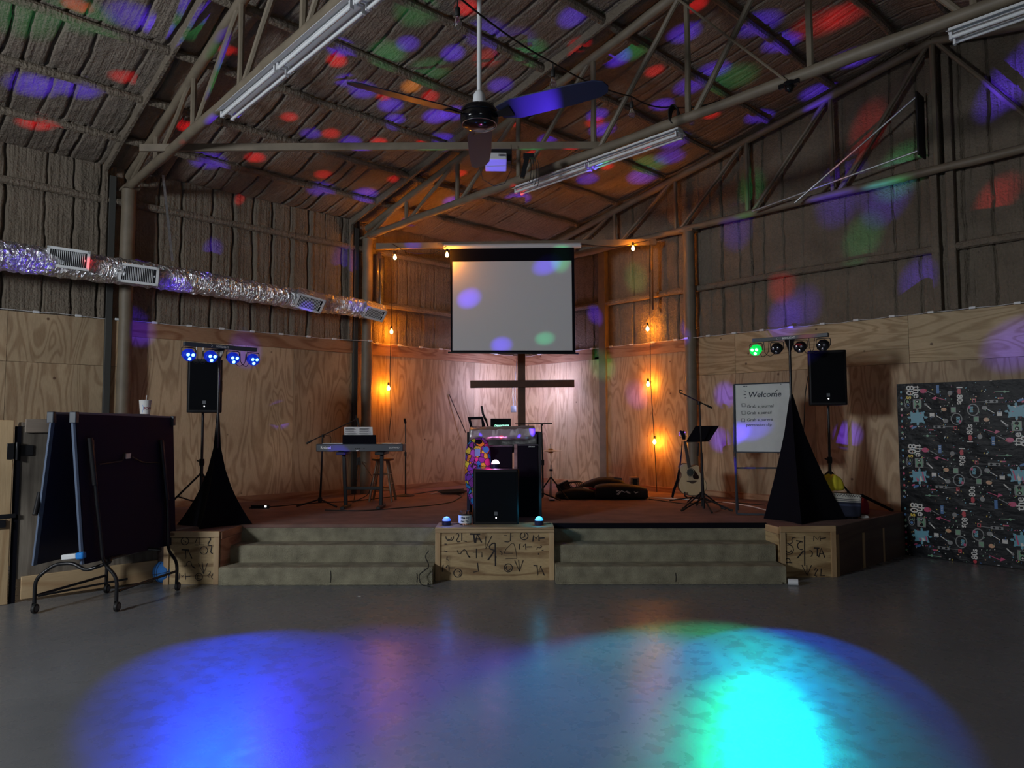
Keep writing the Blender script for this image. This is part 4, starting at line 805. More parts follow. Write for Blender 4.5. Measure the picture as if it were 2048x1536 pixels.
# ---------------------------------------------------------------- dome party lights
DOMES = []
def dome(u, v, z, m, lab, r_=.045, col=(0,.3,1)):
    t = thing('party_light', lab, 'party light', (u, v, z), group=None); b = MB(UV); b.lathe([(r_*1.05,0),(r_*1.1,.01),(r_*1.1,.045),(r_,.05)], (u,v,z), 24); b.build('base', M['domer'], t)
    b = MB(UV); b.lathe([(r_*math.cos(a), .05+r_*math.sin(a)*.95) for a in np.linspace(0, math.pi/2-.02, 8)], (u,v,z), 24, cap=False); b.build('dome', m, t); DOMES.append(UV @ Vector((u,v,z+.05)))
    b = MB(UV); b.tube([(u+.04,v+.02,z+.01),(u+.09,v+.05,z+.006),(u+.14,v+.1,z+.006)], .004, 6); b.build('cord', M['rope'], t)
q = U(893, 1045, 7.80); dome(q.x, q.y, BT, M['domeb'], 'small blue glowing dome light left of the subwoofer, by the jar')
q = U(1078, 1045, 7.80); dome(q.x, q.y, BT, M['domec'], 'small cyan glowing dome light right of the subwoofer')
q = U(991, 938, 8.1); dome(q.x, q.y, BT+.605, M['domew'], 'small white glowing dome light on top of the subwoofer')
# jar
q = U(930, 1046, 7.85); t = thing('tip_jar', 'clear glass jar with handwritten paper label beside the blue dome light', 'jar', (q.x, q.y, BT))
b = MB(UV); b.lathe([(.062,0),(.070,.012),(.070,.10),(.058,.122),(.058,.15),(.052,.15),(.052,.12),(.064,.10),(.064,.012),(.001,.01)], (q.x,q.y,BT), 28, cap=False); b.build('glass', M['glassb'], t)
b = MB(UV); b.lathe([(.0715,.02),(.0715,.105)], (q.x,q.y,BT), 28, cap=False); b.build('paper_label', M['paper'], t)
b = MB(UV); b.text('The DJ', (q.x,q.y-.0735,BT+.07), (1,0,0), (0,0,1), .034, bold=.001, shear=.2); b.text('has Tip', (q.x,q.y-.0735,BT+.034), (1,0,0), (0,0,1), .030, bold=.001, shear=.2); b.build('writing', M['inkb'], t, smooth=0)
# ---------------------------------------------------------------- DJ stand
X0, X1 = U(934,900,8.6).x, U(1083,900,8.6).x; YF, YB = 8.6, 9.15; ZT = U(1000,864,8.6).z
t = thing('dj_booth', 'tall black open-fronted booth behind the subwoofer', 'dj booth', ((X0+X1)/2, 8.9, HS))
for x0, x1 in ((X0, X0+.035), (X1-.035, X1)):
    for y in (YF, YB-.03): b = MB(UV); b.bb(x0, x1, y, y+.03, HS, ZT); b.build('post', M['metal'], t, bevel=.002)
b = MB(UV); b.bb(X0, X1, YF, YB, ZT-.025, ZT); b.build('table_top', M['black'], t, bevel=.003)
b = MB(UV); b.bb(X0, X0+.012, YF+.03, YB, HS, ZT-.03); b.build('side_panel', M['matte'], t); b = MB(UV); b.bb(X1-.012, X1, YF+.03, YB, HS, ZT-.03); b.build('side_panel', M['matte'], t)
b = MB(UV); b.bb(X0, X1, YB-.012, YB, HS+.8, ZT-.03); b.build('rear_panel', M['matte'], t)
b = MB(UV); z0 = U(1000,891,8.6).z; b.bb(X0+.036, X1-.036, YF+.32, YF+.33, z0-.1, ZT-.03); b.build('rear_sheet', M['silver'], t)
t = thing('silver_blanket', 'wrinkled silver sheet folded over the booth top and hanging in front', 'blanket', ((X0+X1)/2, YF, ZT))
b = MB(UV); N = 26
def wob(i, j): return .012*math.sin(i*1.7+j*2.3)+.01*math.sin(i*.9+j)
rows = [(YF+.40,.012),(YF+.2,.03),(YF+.02,.03),(YF-.02,.0),(YF-.025,-.05),(YF-.03,-.10)]; vs = []
for j, (yy, zz) in enumerate(rows):
    for i in range(N): s_ = i/(N-1); x = X0+.03+(X1-X0-.11)*s_; lift = (.03+.035*s_) if j < 4 else .03*s_; vs.append((x+wob(j,i)*.3, yy+wob(i,j)*.5 - (.0 if j<3 else .005), ZT+zz+lift*.6+wob(i,j)*.35))
b.add(vs, [(j*N+i, j*N+i+1, (j+1)*N+i+1, (j+1)*N+i) for j in range(len(rows)-1) for i in range(N-1)]); o = b.build('sheet', M['silver'], t); m_ = o.modifiers.new('s','SOLIDIFY'); m_.thickness = .008
def cab(px0, px1, py0, py1, v, lab, name='equipment_case', d=.35, m='matte', zb=None):
    a = U(px0, py0, v); c_ = U(px1, py1, v); t = thing(name, lab, 'equipment case', ((a.x+c_.x)/2, v, HS if zb is None else zb)); b = MB(UV); b.bb(a.x, c_.x, v, v+d, HS if zb is None else zb, a.z); b.build('case', M[m], t, bevel=.006)
    b = MB(UV); b.bb(a.x, c_.x, v-.004, v+d, a.z, a.z+.012); b.build('lid', M['grey'], t, bevel=.002); return t, a, c_
ta, a, c_ = cab(978, 1025, 893, 1000, 8.62, 'black square case in the middle of the booth behind the dome light')
tb, a, c_ = cab(1034, 1077, 891, 1010, 8.62, 'tall black case in the right half of the booth')
b = MB(UV); b.text('SOUND', (c_.x-.08, 8.612, a.z-.022), (1,0,0), (0,0,1), .022, bold=.001); b.build('lettering', M['chrome'], tb, smooth=0)
b = MB(UV); b.bb(U(1026,0,8.61).x, U(1032,0,8.61).x, 8.61, 8.63, HS, U(0,891,8.61).z); tag(b.build('divider_board', M['oldh']), 'narrow upright board between the two black cases in the booth', 'board')
# colourful shirt hanging on the booth
t = thing('patterned_shirt', 'loud purple, yellow and blue patterned shirt draped at the left of the booth', 'shirt', (X0+.12, YF-.03, HS+.1))
def shirtmat():
    m, nt, b_ = newmat('eighties_print'); tc = nd(nt, 'ShaderNodeTexCoord'); vo = nd(nt, 'ShaderNodeTexVoronoi', Scale=15.0); lk(nt, tc.outputs['Object'], vo.inputs[0])
    r = nd(nt, 'ShaderNodeValToRGB'); r.color_ramp.interpolation = 'CONSTANT'; cols = [(0,(.25,.03,.35)),(.25,(.75,.62,.05)),(.42,(.35,.08,.5)),(.55,(.02,.22,.6)),(.68,(.75,.28,.02)),(.8,(.2,.03,.5)),(.92,(.7,.05,.3))]
    for i, (p_, c) in enumerate(cols):
        e = r.color_ramp.elements[i] if i < 2 else r.color_ramp.elements.new(p_); e.position = p_; e.color = (*c, 1)
    sx = nd(nt, 'ShaderNodeSeparateColor'); lk(nt, vo.outputs['Color'], sx.inputs[0]); lk(nt, sx.outputs[0], r.inputs[0])
    v2 = nd(nt, 'ShaderNodeTexVoronoi', Scale=60.0, feature='DISTANCE_TO_EDGE'); lk(nt, tc.outputs['Object'], v2.inputs[0]); ve = nd(nt, 'ShaderNodeTexVoronoi', Scale=15.0, feature='DISTANCE_TO_EDGE'); lk(nt, tc.outputs['Object'], ve.inputs[0])
    g = nd(nt, 'ShaderNodeMath', operation='LESS_THAN'); g.inputs[1].default_value = .05; lk(nt, ve.outputs[0], g.inputs[0])
    g2 = nd(nt, 'ShaderNodeMath', operation='LESS_THAN'); g2.inputs[1].default_value = .03; lk(nt, v2.outputs[0], g2.inputs[0]); gt = nd(nt, 'ShaderNodeMath', operation='GREATER_THAN'); gt.inputs[1].default_value = .6; lk(nt, sx.outputs[1], gt.inputs[0]); g3 = nd(nt, 'ShaderNodeMath', operation='MULTIPLY'); lk(nt, g2.outputs[0], g3.inputs[0]); lk(nt, gt.outputs[0], g3.inputs[1])
    mx = nd(nt, 'ShaderNodeMath', operation='MAXIMUM'); lk(nt, g.outputs[0], mx.inputs[0]); lk(nt, g3.outputs[0], mx.inputs[1])
    m3 = nd(nt, 'ShaderNodeMix', data_type='RGBA'); lk(nt, mx.outputs[0], m3.inputs[0]); lk(nt, r.outputs[0], m3.inputs[6]); m3.inputs[7].default_value = (.01,.01,.015,1); lk(nt, m3.outputs[2], b_.inputs['Base Color']); b_.inputs['Roughness'].default_value = .8
    return m
M['shirt'] = shirtmat()
out = [(948,878),(958,874),(966,876),(975,884),(980,900),(982,925),(981,936),(974,938),(966,934),(960,940),(952,948),(950,985),(949,1012),(942,1010),(936,990),(930,960),(930,930),(931,905),(934,890),(940,882)]
vf_ = YF-.06; P_ = [U(x,y,vf_) for x, y in out]; cen = U(953, 925, vf_); b = MB(UV); K = len(P_); vs = []
for s_, dy in ((1,.05),(1.0,.0),(.8,-.035),(.5,-.055),(.2,-.06)):
    for i, p_ in enumerate(P_): vs.append(cen + (p_-cen)*s_ + Vector((0, dy + .012*math.sin(i*2.1+s_*6), 0)))
b.add(vs, [(j*K+i, j*K+(i+1)%K, (j+1)*K+(i+1)%K, (j+1)*K+i) for j in range(4) for i in range(K)] + [tuple(4*K+i for i in range(K))]); b.build('cloth', M['shirt'], t, smooth=70)
b = MB(UV); b.ball(U(957,884,vf_-.02), .045, 14, 8, (1.1,.6,.7)); b.build('collar', M['matte'], t)
b = MB(UV); b.box(U(955,905,vf_-.075), (.062,.006,.09)); b.build('square_motif', mat('motif_blue', (.15,.35,.6), .8), t); b = MB(UV); b.lathe([(.038,0),(.038,.004)], U(972,899,vf_-.062), 20, Matrix.Rotation(R(90),3,'X')@Matrix.Scale(1,3)); b.build('round_motif', mat('motif_teal', (.02,.2,.5), .8), t)
# things on the booth
t = thing('work_light_frame', 'black open square frame tilted back on the booth top, left end', 'frame', tuple(U(952, 862, 8.9)[:2])+(ZT,)); fv = 8.85; cs = [(935,834),(965,833),(972,857),(941,858)]
ins = [(941.5,839),(962.5,838.5),(964,853.5),(945,853.5)]; b = MB(UV)
O_ = [U(x,y,fv) for x, y in cs]; I_ = [U(x,y,fv) for x, y in ins]; vs = O_+I_+[p_+Vector((0,.03,0)) for p_ in O_+I_]; f_ = []
for i in range(4): j = (i+1)%4; f_ += [(i,j,4+j,4+i),(8+i,12+i,12+j,8+j),(i,8+i,8+j,j),(4+i,4+j,12+j,12+i)]
b.add(vs, f_); b.build('frame_rim', M['matte'], t, smooth=0); b = MB(UV); b.bb(U(941,0,fv).x, U(962,0,fv).x, fv-.02, fv+.1, ZT, ZT+.025); b.build('foot', M['grey'], t, bevel=.003); b = MB(UV); b.slab([p_+Vector((0,.012,0)) for p_ in I_], (0,.003,0)); b.build('clear_pane', M['glassb'], t, smooth=0)
t = thing('microphone_boom', 'black microphone arm leaning up behind the black booth box', 'microphone stand', tuple(U(977, 858, 8.95))); b = MB(UV); b.tube([U(978,859,8.9), U(969,832,8.95)], .011, 8); b.build('arm', M['metal'], t); b = MB(UV); b.tube([U(971,840,8.93), U(966,828,8.95), U(963,812,8.95)], .014, 8); b.build('microphone', M['black'], t)
b = MB(UV); b.tube([U(966,833,8.93), U(974,838,8.9), U(975,850,8.9)], .004, 6); b.build('cord', M['rope'], t)
a = U(981,837,8.8); c_ = U(1022,862,8.8); t = thing('mixer_screen', 'black box with glowing green brand lettering on the booth top', 'dj controller', ((a.x+c_.x)/2, 8.8, ZT)); b = MB(UV); b.bb(a.x, c_.x, 8.8, 8.86, ZT+.004, a.z); b.build('casing', M['gloss'], t, bevel=.003)
b = MB(UV); b.text('\u25C7', (a.x+.06,8.797,a.z-.105), (1,0,0), (0,0,1), .035); b.text('PHOSTLITE', ((a.x+c_.x)/2+.02,8.797,a.z-.105), (1,0,0), (0,0,1), .034, bold=.0012); b.build('brand_lettering', emit('green_white_glow', (.35,1,.7), 1.6), t, smooth=0)
# ---------------------------------------------------------------- microphone stands, hi-hat
def tripod(t, u, v, z, legs, r=.30, hub=.10):
    for a_ in legs:
        d = Vector((math.cos(R(a_)), math.sin(R(a_)), 0)); b = MB(UV); b.tube([Vector((u,v,z+hub)), Vector((u,v,z+.012))+d*r], .011, 8); l = b.build('leg', M['black'], t)
        b = MB(UV); b.tube([Vector((u,v,z+.03))+d*(r-.05), Vector((u,v,z+.012))+d*(r+.01)], .014, 8); b.build('rubber_foot', M['rope'], l)
q = UZ(640, 1013, HS); t = thing('microphone_stand', 'black boom microphone stand reaching over the keyboard', 'microphone stand', tuple(q)); tripod(t, q.x, q.y, HS, (190, 330, 80)); v = q.y
b = MB(UV); b.tube([(q.x,q.y,HS+.05), U(643,940,v), U(645,876,v)], [.016,.014,.011], 10); b.build('pole', M['black'], t); b = MB(UV); b.lathe([(.03,0),(.03,.06),(.02,.07)], (q.x,q.y,HS+.06), 12); b.build('hub', M['black'], t)
b = MB(UV); b.tube([U(613,887,v), U(624,881,v)], .014, 8); b.build('counterweight', M['rope'], t); b = MB(UV); b.tube([U(620,883,v), U(714,838,v+.1)], .008, 8); b.build('boom', M['metal'], t); b = MB(UV); b.lathe([(.02,-.02),(.02,.02)], U(646,872,v-.01), 12); b.build('clutch', M['black'], t)
b = MB(UV); b.tube([U(714,836,v+.1), U(716,845,v+.1), U(719,858,v+.1)], [.022,.016,.012], 10); b.build('microphone', M['metal'], t); b = MB(UV); b.tube(rnd([U(714,838,v+.1), U(712,829,v+.1), U(710,840,v+.1), U(710,866,v+.1)]), .004, 6); b.tube(rnd([U(650,870,v), U(662,872,v), U(662,885,v), U(658,895,v)]), .004, 6); b.build('cable', M['rope'], t)
q = UZ(811, 992, HS); t = thing('microphone_stand', 'straight black microphone stand with a round base, right of the stool', 'microphone stand', tuple(q)); b = MB(UV); b.lathe([(.14,0),(.14,.012),(.05,.03),(.02,.035)], q, 28); b.build('round_base', M['rope'], t)
b = MB(UV); b.tube([(q.x,q.y,HS+.03), U(811,908,q.y)], .012, 10); b.tube([U(811,908,q.y), U(811,845,q.y)], .009, 10); b.build('pole', M['metal'], t); b = MB(UV); b.lathe([(.016,-.03),(.018,.03)], U(811,908,q.y), 12); b.build('clutch', M['black'], t); b = MB(UV); b.tube([U(811,846,q.y), U(809,838,q.y-.05)], .018, 10); b.build('clip', M['black'], t)
q = UZ(1086, 1000, HS); t = thing('microphone_stand', 'black boom microphone stand just right of the booth', 'microphone stand', tuple(q)); tripod(t, q.x, q.y, HS, (200, 330, 90), .28); v = q.y
b = MB(UV); b.tube([(q.x,v,HS+.05), U(1085,905,v), U(1083,850,v)], [.014,.012,.010], 10); b.build('pole', M['black'], t); b = MB(UV); b.tube([U(1104,847,v), U(1030,848,v)], .008, 8); b.build('boom', M['metal'], t); b = MB(UV); b.lathe([(.018,-.018),(.018,.018)], U(1084,849,v-.01), 12); b.build('clutch', M['black'], t)
b = MB(UV); b.tube(rnd([U(1056,848,v), U(1062,860,v), U(1075,870,v), U(1082,925,v)]), .004, 6); b.box(U(1085,925,v-.02), (.05,.03,.08)); b.build('cable', M['rope'], t)
q = UZ(1102, 998, HS); t = thing('hi_hat_stand', 'hi-hat cymbal stand with tripod legs, right of the booth', 'cymbal stand', tuple(q)); tripod(t, q.x, q.y, HS, (215, 325, 90), .30, .33); v = q.y
b = MB(UV); b.tube([(q.x,v,HS+.02), U(1102,930,v)], .012, 10); b.tube([U(1102,930,v), U(1101,888,v)], .006, 8); b.build('pole', M['chrome'], t)
zc = U(1102, 901, v).z
for dz, sgn in ((0, 1), (-.012, -1)): b = MB(UV); b.lathe([(.001,.03*sgn),(.03,.028*sgn),(.04,.012*sgn),(.10,.006*sgn),(.17,0)], (q.x,v,zc+dz), 36, cap=False); b.build('cymbal', M['brass'], t)
b = MB(UV); b.box(U(1102,940,v), (.05,.05,.03)); b.build('clutch', M['black'], t); b = MB(UV); b.bb(q.x-.04, q.x+.04, v-.3, v-.02, HS+.01, HS+.025); b.build('pedal', M['metal'], t)
# ---------------------------------------------------------------- keyboard, stand, music rest, stool
kv = 9.45; k0 = U(632,896,kv); k1 = U(806,893,kv)
ks = thing('keyboard_stand', 'black folding keyboard stand with two column legs', 'keyboard stand', ((k0.x+k1.x)/2, kv, HS))
def ub(x0, x1, y0, y1, dv=0, th=.05, m='black', name='leg', par=ks): a = U(x0,y0,kv+dv); c_ = U(x1,y1,kv+dv); b = MB(UV); b.bar(a, c_, th, th); return b.build(name, M[m], par, bevel=.004)
zb_ = U(700, 903, kv).z
for cx_, bx in ((688, 692), (764, 762)):
    b = MB(UV); a = U(cx_, 903, kv+.15); c_ = U(bx, 1010, kv+.15); c_.z = HS+.02; b.bar(a, c_, .055, .045, (1,0,0)); b.build('leg', M['black'], ks, bevel=.005)
    b = MB(UV); b.bb(a.x-.06, a.x+.06, kv-.05, kv+.35, zb_-.045, zb_-.005); b.build('support_arm', M['black'], ks, bevel=.006)
    b = MB(UV); b.bb(c_.x-.03, c_.x+.03, kv-.06, kv+.36, HS, HS+.04); b.build('foot', M['rope'], ks, bevel=.01)
b = MB(UV); b.bar(U(690,976,kv+.15), U(766,976,kv+.15), .05, .04); b.build('cross_brace', M['black'], ks, bevel=.004)
t = thing('digital_piano', 'slim dark digital piano seen from behind on its stand', 'keyboard', ((k0.x+k1.x)/2, kv+.14, zb_))
b = MB(UV); b.bb(k0.x, k1.x, kv, kv+.28, zb_, zb_+.10); b.build('body', M['dgrey'], t, bevel=.008)
b = MB(UV)
for i in range(36): x = k0.x+.05+i*(k1.x-k0.x-.1)/36; b.bb(x, x+.028, kv+.14, kv+.285, zb_+.10, zb_+.108)
b.build('white_keys', M['plastic'], t); 
b = MB(UV); b.text('Roland', (k0.x+.13,kv-.003,zb_+.035), (1,0,0), (0,0,1), .05, bold=.001); b.text('GO:PIANO', (k1.x-.12,kv-.003,zb_+.04), (1,0,0), (0,0,1), .03); b.build('lettering', M['paper'], t, smooth=0)
b = MB(UV)
for px_ in (711,715,719,728): b.box(U(px_,897,kv)+Vector((0,-.003,0)), (.012,.006,.012))
b.build('ports', M['rope'], t); b = MB(UV); b.box(U(715,901,kv)+Vector((0,-.01,-.0)), (.03,.02,.012)); b.build('plug', M['plastic'], t)
b = MB(UV); b.slab([U(685,893,kv+.05), U(753,893,kv+.05), U(751.5,870,kv-.02), U(685,870,kv-.02)], (0,.012,0)); b.build('music_rest', M['matte'], t, bevel=.002)
t = thing('sheet_music', 'printed sheet music standing on the piano rest', 'sheet music', tuple(U(717,870,kv))); b = MB(UV); b.slab([U(689.5,885,kv+.045), U(746.5,885,kv+.045), U(745,854,kv-.03), U(688,854,kv-.03)], (0,.002,0)); b.build('paper_sheets', M['paper'], t, smooth=0)
b = MB(UV)
for r_ in range(3):
    for c in range(2):
        for l_ in range(4): x0 = 690.5+c*28; yy = 857+r_*4.5+l_*.7; b.ribbon([U(x0,yy,kv-.032), U(x0+24*random.uniform(.7,1),yy,kv-.032)], .002, (0,-1,0))
b.build('staves', M['inkb'], t, smooth=0)
q = UZ(764, 1003, HS); t = thing('bar_stool', 'tall dark wooden stool with round seat behind the keyboard stand', 'stool', (q.x, q.y+.05, HS)); sz = U(764, 917, q.y).z; R0 = .155
b = MB(UV); b.lathe([(.12,-.035),(.155,-.03),(.165,-.01),(.16,0),(.001,-.004)], (q.x, q.y+.05, sz), 28); b.build('seat', M['stool'], t)
for a_ in (45, 135, 225, 315):
    d = Vector((math.cos(R(a_)), math.sin(R(a_)), 0)); b = MB(UV); o_ = Vector((q.x,q.y+.05,0)); b.tube([o_+d*.10+Vector((0,0,sz-.03)), o_+d*.235+Vector((0,0,HS+.005))], [.016,.019], 10); b.build('leg', M['stool'], t)
for k, (z_, r_) in enumerate(((.18,.205),(.40,.165),(.26,.195))):
    for a_ in ((45,135),(225,315)) if k == 0 else (((135,225),(315,45)) if k == 2 else ((45,135),(225,315),(135,225),(315,45))):
        A_ = [Vector((q.x+r_*math.cos(R(x)), q.y+.05+r_*math.sin(R(x)), HS+z_)) for x in a_]; b = MB(UV); b.tube(A_, .010, 8); b.build('rung', M['stool'], t)
b = MB(); p_ = PW(719, 922, 0, .03); b.box(p_, (.05,.13,.13)); tag(b.build('outlet_box', M['grey'], bevel=.004), 'grey outlet box with plugs on the left wall behind the keyboard', 'outlet')
b = MB(UV); o_ = UVi @ p_; b.tube(rnd([o_+Vector((.05,-.05,0)), U(745,955,9.8), U(738,990,9.7), U(705,1005,9.6)]), .006, 6); b.tube(rnd([o_+Vector((.0,-.05,0)), U(714,960,9.9), UZ(708,1000,HS+.01)]), .005, 6); tag(b.build('extension_cord', M['rope']), 'black cords hanging from the outlet behind the keyboard', 'cable')
def floorcable(px, lab, r_=.007, m='rope', z=HS):
    b = MB(UV); P_ = [UZ(x, y, z+r_) for x, y in px]; b.tube(rnd(P_, .3), r_, 6); tag(b.build('floor_cable', M[m]), lab, 'cable')
floorcable([(498,1016),(560,1012),(620,1006),(700,1003),(780,994),(830,988),(880,980),(928,978)], 'long black cable lying along the foot of the left wall')
floorcable([(650,1020),(720,1022),(800,1016),(870,1010),(905,1004),(925,992),(905,986)], 'black cable curving across the left half of the stage to the booth')
floorcable([(862,988),(880,984),(900,982),(925,988)], 'pale cord lying on the stage left of the booth', .008, 'wcable')
floorcable([(1290,994),(1340,997),(1400,1000),(1450,1004),(1500,1012),(1540,1022)], 'white cord running along the right side of the stage floor', .007, 'wcable')
floorcable([(1298,998),(1370,1008),(1390,1006),(1440,1003),(1530,1010)], 'black cord on the stage floor beneath the guitar')
b = MB(UV); q = UZ(518, 1017, HS); b.bb(q.x-.1, q.x+.14, q.y-.03, q.y+.03, HS, HS+.045); pw = b.build('power_strip', M['black'], bevel=.004); tag(pw, 'black power strip on the stage beside the left draped stand', 'power strip')
b = MB(UV); b.box((q.x+.10,q.y-.032,HS+.03), (.02,.01,.02)); b.build('indicator', M['ledw'], pw)
for i, (x_, y_) in enumerate(((905,985),(915,990),(898,989))):
    pass
b = MB(UV); q = UZ(905, 987, HS+.01)
for k in range(5): b.tube([q+Vector(((.16+.02*k)*math.cos(a), (.12+.02*k)*math.sin(a), .01*k)) for a in np.linspace(0, 6.28, 20)[:-1]], .007, 6, closed=True)
tag(b.build('cable_coil', M['rope']), 'coiled black cable on the stage left of the booth', 'cable')
# ---------------------------------------------------------------- bags on the stage
def bag(t, name, px0, px1, pyt, v, d, m, z0=HS, lumps=1.0, taper=(1,1), seed=0):
    g = np.random.default_rng(seed); a = U(px0, pyt, v); c_ = U(px1, pyt, v); H = a.z-z0; b = MB(UV); N = 16; K = 16; vs = []
    for i in range(N+1):
        s_ = i/N; x = a.x+(c_.x-a.x)*s_; env = (math.sin(math.pi*min(max(s_*.94+.03, 0), 1)))**(.13 if seed == 1 else .35); hh = H*(taper[0]+(taper[1]-taper[0])*s_)*env
        for k in range(K):
            an = 2*math.pi*k/K; cx_, cz_ = math.cos(an), math.sin(an); e = .55
            xx = abs(cx_)**e*(1 if cx_ > 0 else -1); zz_ = abs(cz_)**e*(1 if cz_ > 0 else -1)
            vs.append((x+.02*g.normal()*.4, v+d/2+xx*d/2*env*(1+.03*g.normal()*lumps), z0+hh/2+zz_*hh/2*(1+(.04*g.normal()*lumps if zz_ > 0 else 0))))
    b.add(vs, [(i*K+k, i*K+(k+1)%K, (i+1)*K+(k+1)%K, (i+1)*K+k) for i in range(N) for k in range(K)] + [tuple(range(K))[::-1], tuple(N*K+k for k in range(K))]); return b.build(name, m, t, smooth=60, sub=1)
bgm = mat('black_nylon', (.004,.004,.005), .7, bump=.4, bscale=120)
t = thing('gig_bag', 'long black gig bag with white script lettering lying at the back right of the stage', 'gig bag', tuple(UZ(1240,998,HS))); v1 = UZ(1240,1000,HS).y
bag(t, 'bag_body', 1190, 1299, 969, v1, .35, bgm, seed=1, taper=(1.1,.9), lumps=.4)
b = MB(UV); scp = [(1290,600),(1330,590),(1290,625),(1340,600),(1380,625),(1330,680),(1300,670),(1400,600),(1460,630),(1500,610),(1540,625),(1500,635),(1570,650)]; b.ribbon([U(1100+x*.1025,920+y*.1025,v1-.012) for x,y in scp], .012, (0,-1,0)); b.ribbon([U(1100+x*.1025,920+y*.1025,v1-.012) for x,y in ((1640,615),(1670,645),(1720,625))], .012, (0,-1,0)); b.build('script_lettering', M['paper'], t, smooth=0)
t = thing('gig_bag', 'slumped black bag with a grey label piled behind the lettered gig bag', 'gig bag', tuple(UZ(1220,985,HS)));  bag(t, 'bag_body', 1155, 1258, 951, v1+.38, .35, bgm, seed=2, taper=(.75,1.05)); b = MB(UV); b.box(U(1236,957,v1+.36), (.12,.02,.03), Euler((0,R(8),0)).to_matrix()); b.build('label_patch', M['grey'], t)
t = thing('gig_bag', 'low flat black bag with a red and white patch left of the lettered gig bag', 'gig bag', tuple(UZ(1150,995,HS))); bag(t, 'bag_body', 1112, 1195, 975, v1+.05, .4, bgm, seed=3, taper=(.8,1.0), lumps=.6); b = MB(UV); b.box(U(1182,977,v1+.05), (.14,.05,.02), Euler((0,R(8),0)).to_matrix()); b.build('red_patch', M['red'], t); b = MB(UV); b.box(U(1172,976,v1+.04), (.08,.05,.02), Euler((0,R(8),0)).to_matrix()); b.build('white_patch', M['cream'], t)
b = MB(UV); q = U(1262,968,v1+.40); b.bb(q.x, q.x+.13, v1+.40, v1+.6, HS, q.z+.10); o = b.build('amplifier', M['board'], bevel=.01); tag(o, 'small reddish wooden amplifier behind the bags', 'amplifier'); b = MB(UV); b.box((q.x+.065, v1+.395, q.z+.03), (.07,.01,.1)); b.build('speaker_grille', M['rope'], o)
b = MB(UV)
for k in range(5): q = U(1140+4*k, 968, v1+.2); b.tube([q+Vector((.10*math.cos(a), .03*k, .05*math.sin(a)-.02)) for a in np.linspace(0, 6.28, 16)[:-1]], .006, 6, closed=True)
tag(b.build('cable_coil', M['rope']), 'tangled black cables heaped on the flat black bag', 'cable')
b = MB(UV); q = U(1125,967,v1+.35); b.box(q+Vector((.02,0,-.06)), (.20,.14,.16), Euler((0,R(-24),0)).to_matrix()); tag(b.build('pedal_case', bgm, bevel=.01), 'small black case tilted behind the tangled cables', 'case')
# ---------------------------------------------------------------- guitar on its stand
gv = 9.75; t = thing('acoustic_guitar', 'pale cutaway acoustic guitar leaning on a stand at the right of the stage', 'guitar', tuple(U(1385, 996, gv)))
gp = lambda x, y: (1320+x*.1302, 840+y*.1302)
outl = [(400,665),(345,668),(312,690),(300,730),(310,780),(330,830),(325,870),(300,920),(285,980),(285,1030),(305,1080),(345,1125),(400,1148),(470,1160),(550,1160),(620,1145),(680,1110),(715,1060),(722,1000),(705,940),(670,890),(635,840),(610,790),(605,740),(600,705),(580,688),(555,685),(530,692),(510,705),(490,710),(478,700),(440,672)]
tiltv = lambda y: gv + (1160-y)*.00022; G = lambda x, y, dv=0: U(*gp(x, y), tiltv(y)+dv)
b = MB(UV); P_ = [G(x, y) for x, y in outl]; b.slab(P_, (0,.10,.0)); b.build('body', mat('guitar_sides', (.05,.025,.012), .3), t, bevel=.004, smooth=30)
cx_, cy_ = 500, 960; b = MB(UV); b.slab([G(cx_+(x-cx_)*.97, cy_+(y-cy_)*.97, -.004) for x, y in outl], (0,.004,0)); b.build('soundboard', M['guitar'], t, smooth=0)
b = MB(UV); b.slab([G(470+48*math.cos(a), 805+56*math.sin(a), -.006) for a in np.linspace(0,6.28,24)[:-1]], (0,.002,0)); b.build('soundhole', mat('soundhole', (.03,.04,.035), .5), t, smooth=0)
b = MB(UV); ring = [G(470+56*math.cos(a), 805+64*math.sin(a), -.0065) for a in np.linspace(0,6.28,24)[:-1]]; b.tube(ring, .0035, 6, closed=True); b.build('rosette', M['neck'], t)
b = MB(UV); b.slab([G(x,y,-.008) for x, y in ((480,735),(520,760),(560,810),(595,860),(600,890),(580,912),(530,910),(505,890),(505,850),(525,820),(520,775))], (0,.002,0)); b.build('pickguard', M['gloss'], t, smooth=0)
b = MB(UV); b.slab([G(x,y,-.012) for x, y in ((410,935),(480,932),(530,930),(575,935),(545,952),(510,975),(480,975),(450,955),(412,950))], (0,.008,0)); b.build('bridge', M['neck'], t, smooth=0)
b = MB(UV); b.slab([G(x,y,-.018) for x, y in ((362,330),(402,325),(478,720),(430,738))], (0,.022,0)); b.build('neck', M['neck'], t, bevel=.003)
b = MB(UV); b.slab([G(x,y,-.015) for x, y in ((305,165),(325,158),(340,170),(372,160),(395,275),(390,300),(350,300),(330,250))], (0,.016,0)); b.build('headstock', M['gloss'], t, bevel=.002)
for x, y in ((295,198),(303,230),(315,268),(385,185),(392,220),(402,252)): b = MB(UV); b.ball(G(x,y,-.005), .010, 8, 6); b.build('tuning_peg', M['chrome'], t)
b = MB(UV)
for k in range(6): b.tube([G(345+8*k, 310, -.026), G(440+16*k, 940, -.016)], .0009, 4)
b.build('strings', M['grey'], t)
b = MB(UV); b.slab([G(x,y,.03) for x, y in ((350,320),(335,330),(325,480),(300,680),(250,920),(190,1090),(175,1180),(205,1205),(225,1110),(290,930),(318,690),(340,480))], (0,.006,0)); b.build('strap', M['matte'], t, smooth=0)
t = thing('guitar_stand', 'low black folding stand holding the acoustic guitar', 'guitar stand', tuple(UZ(1380, 1000, HS)))
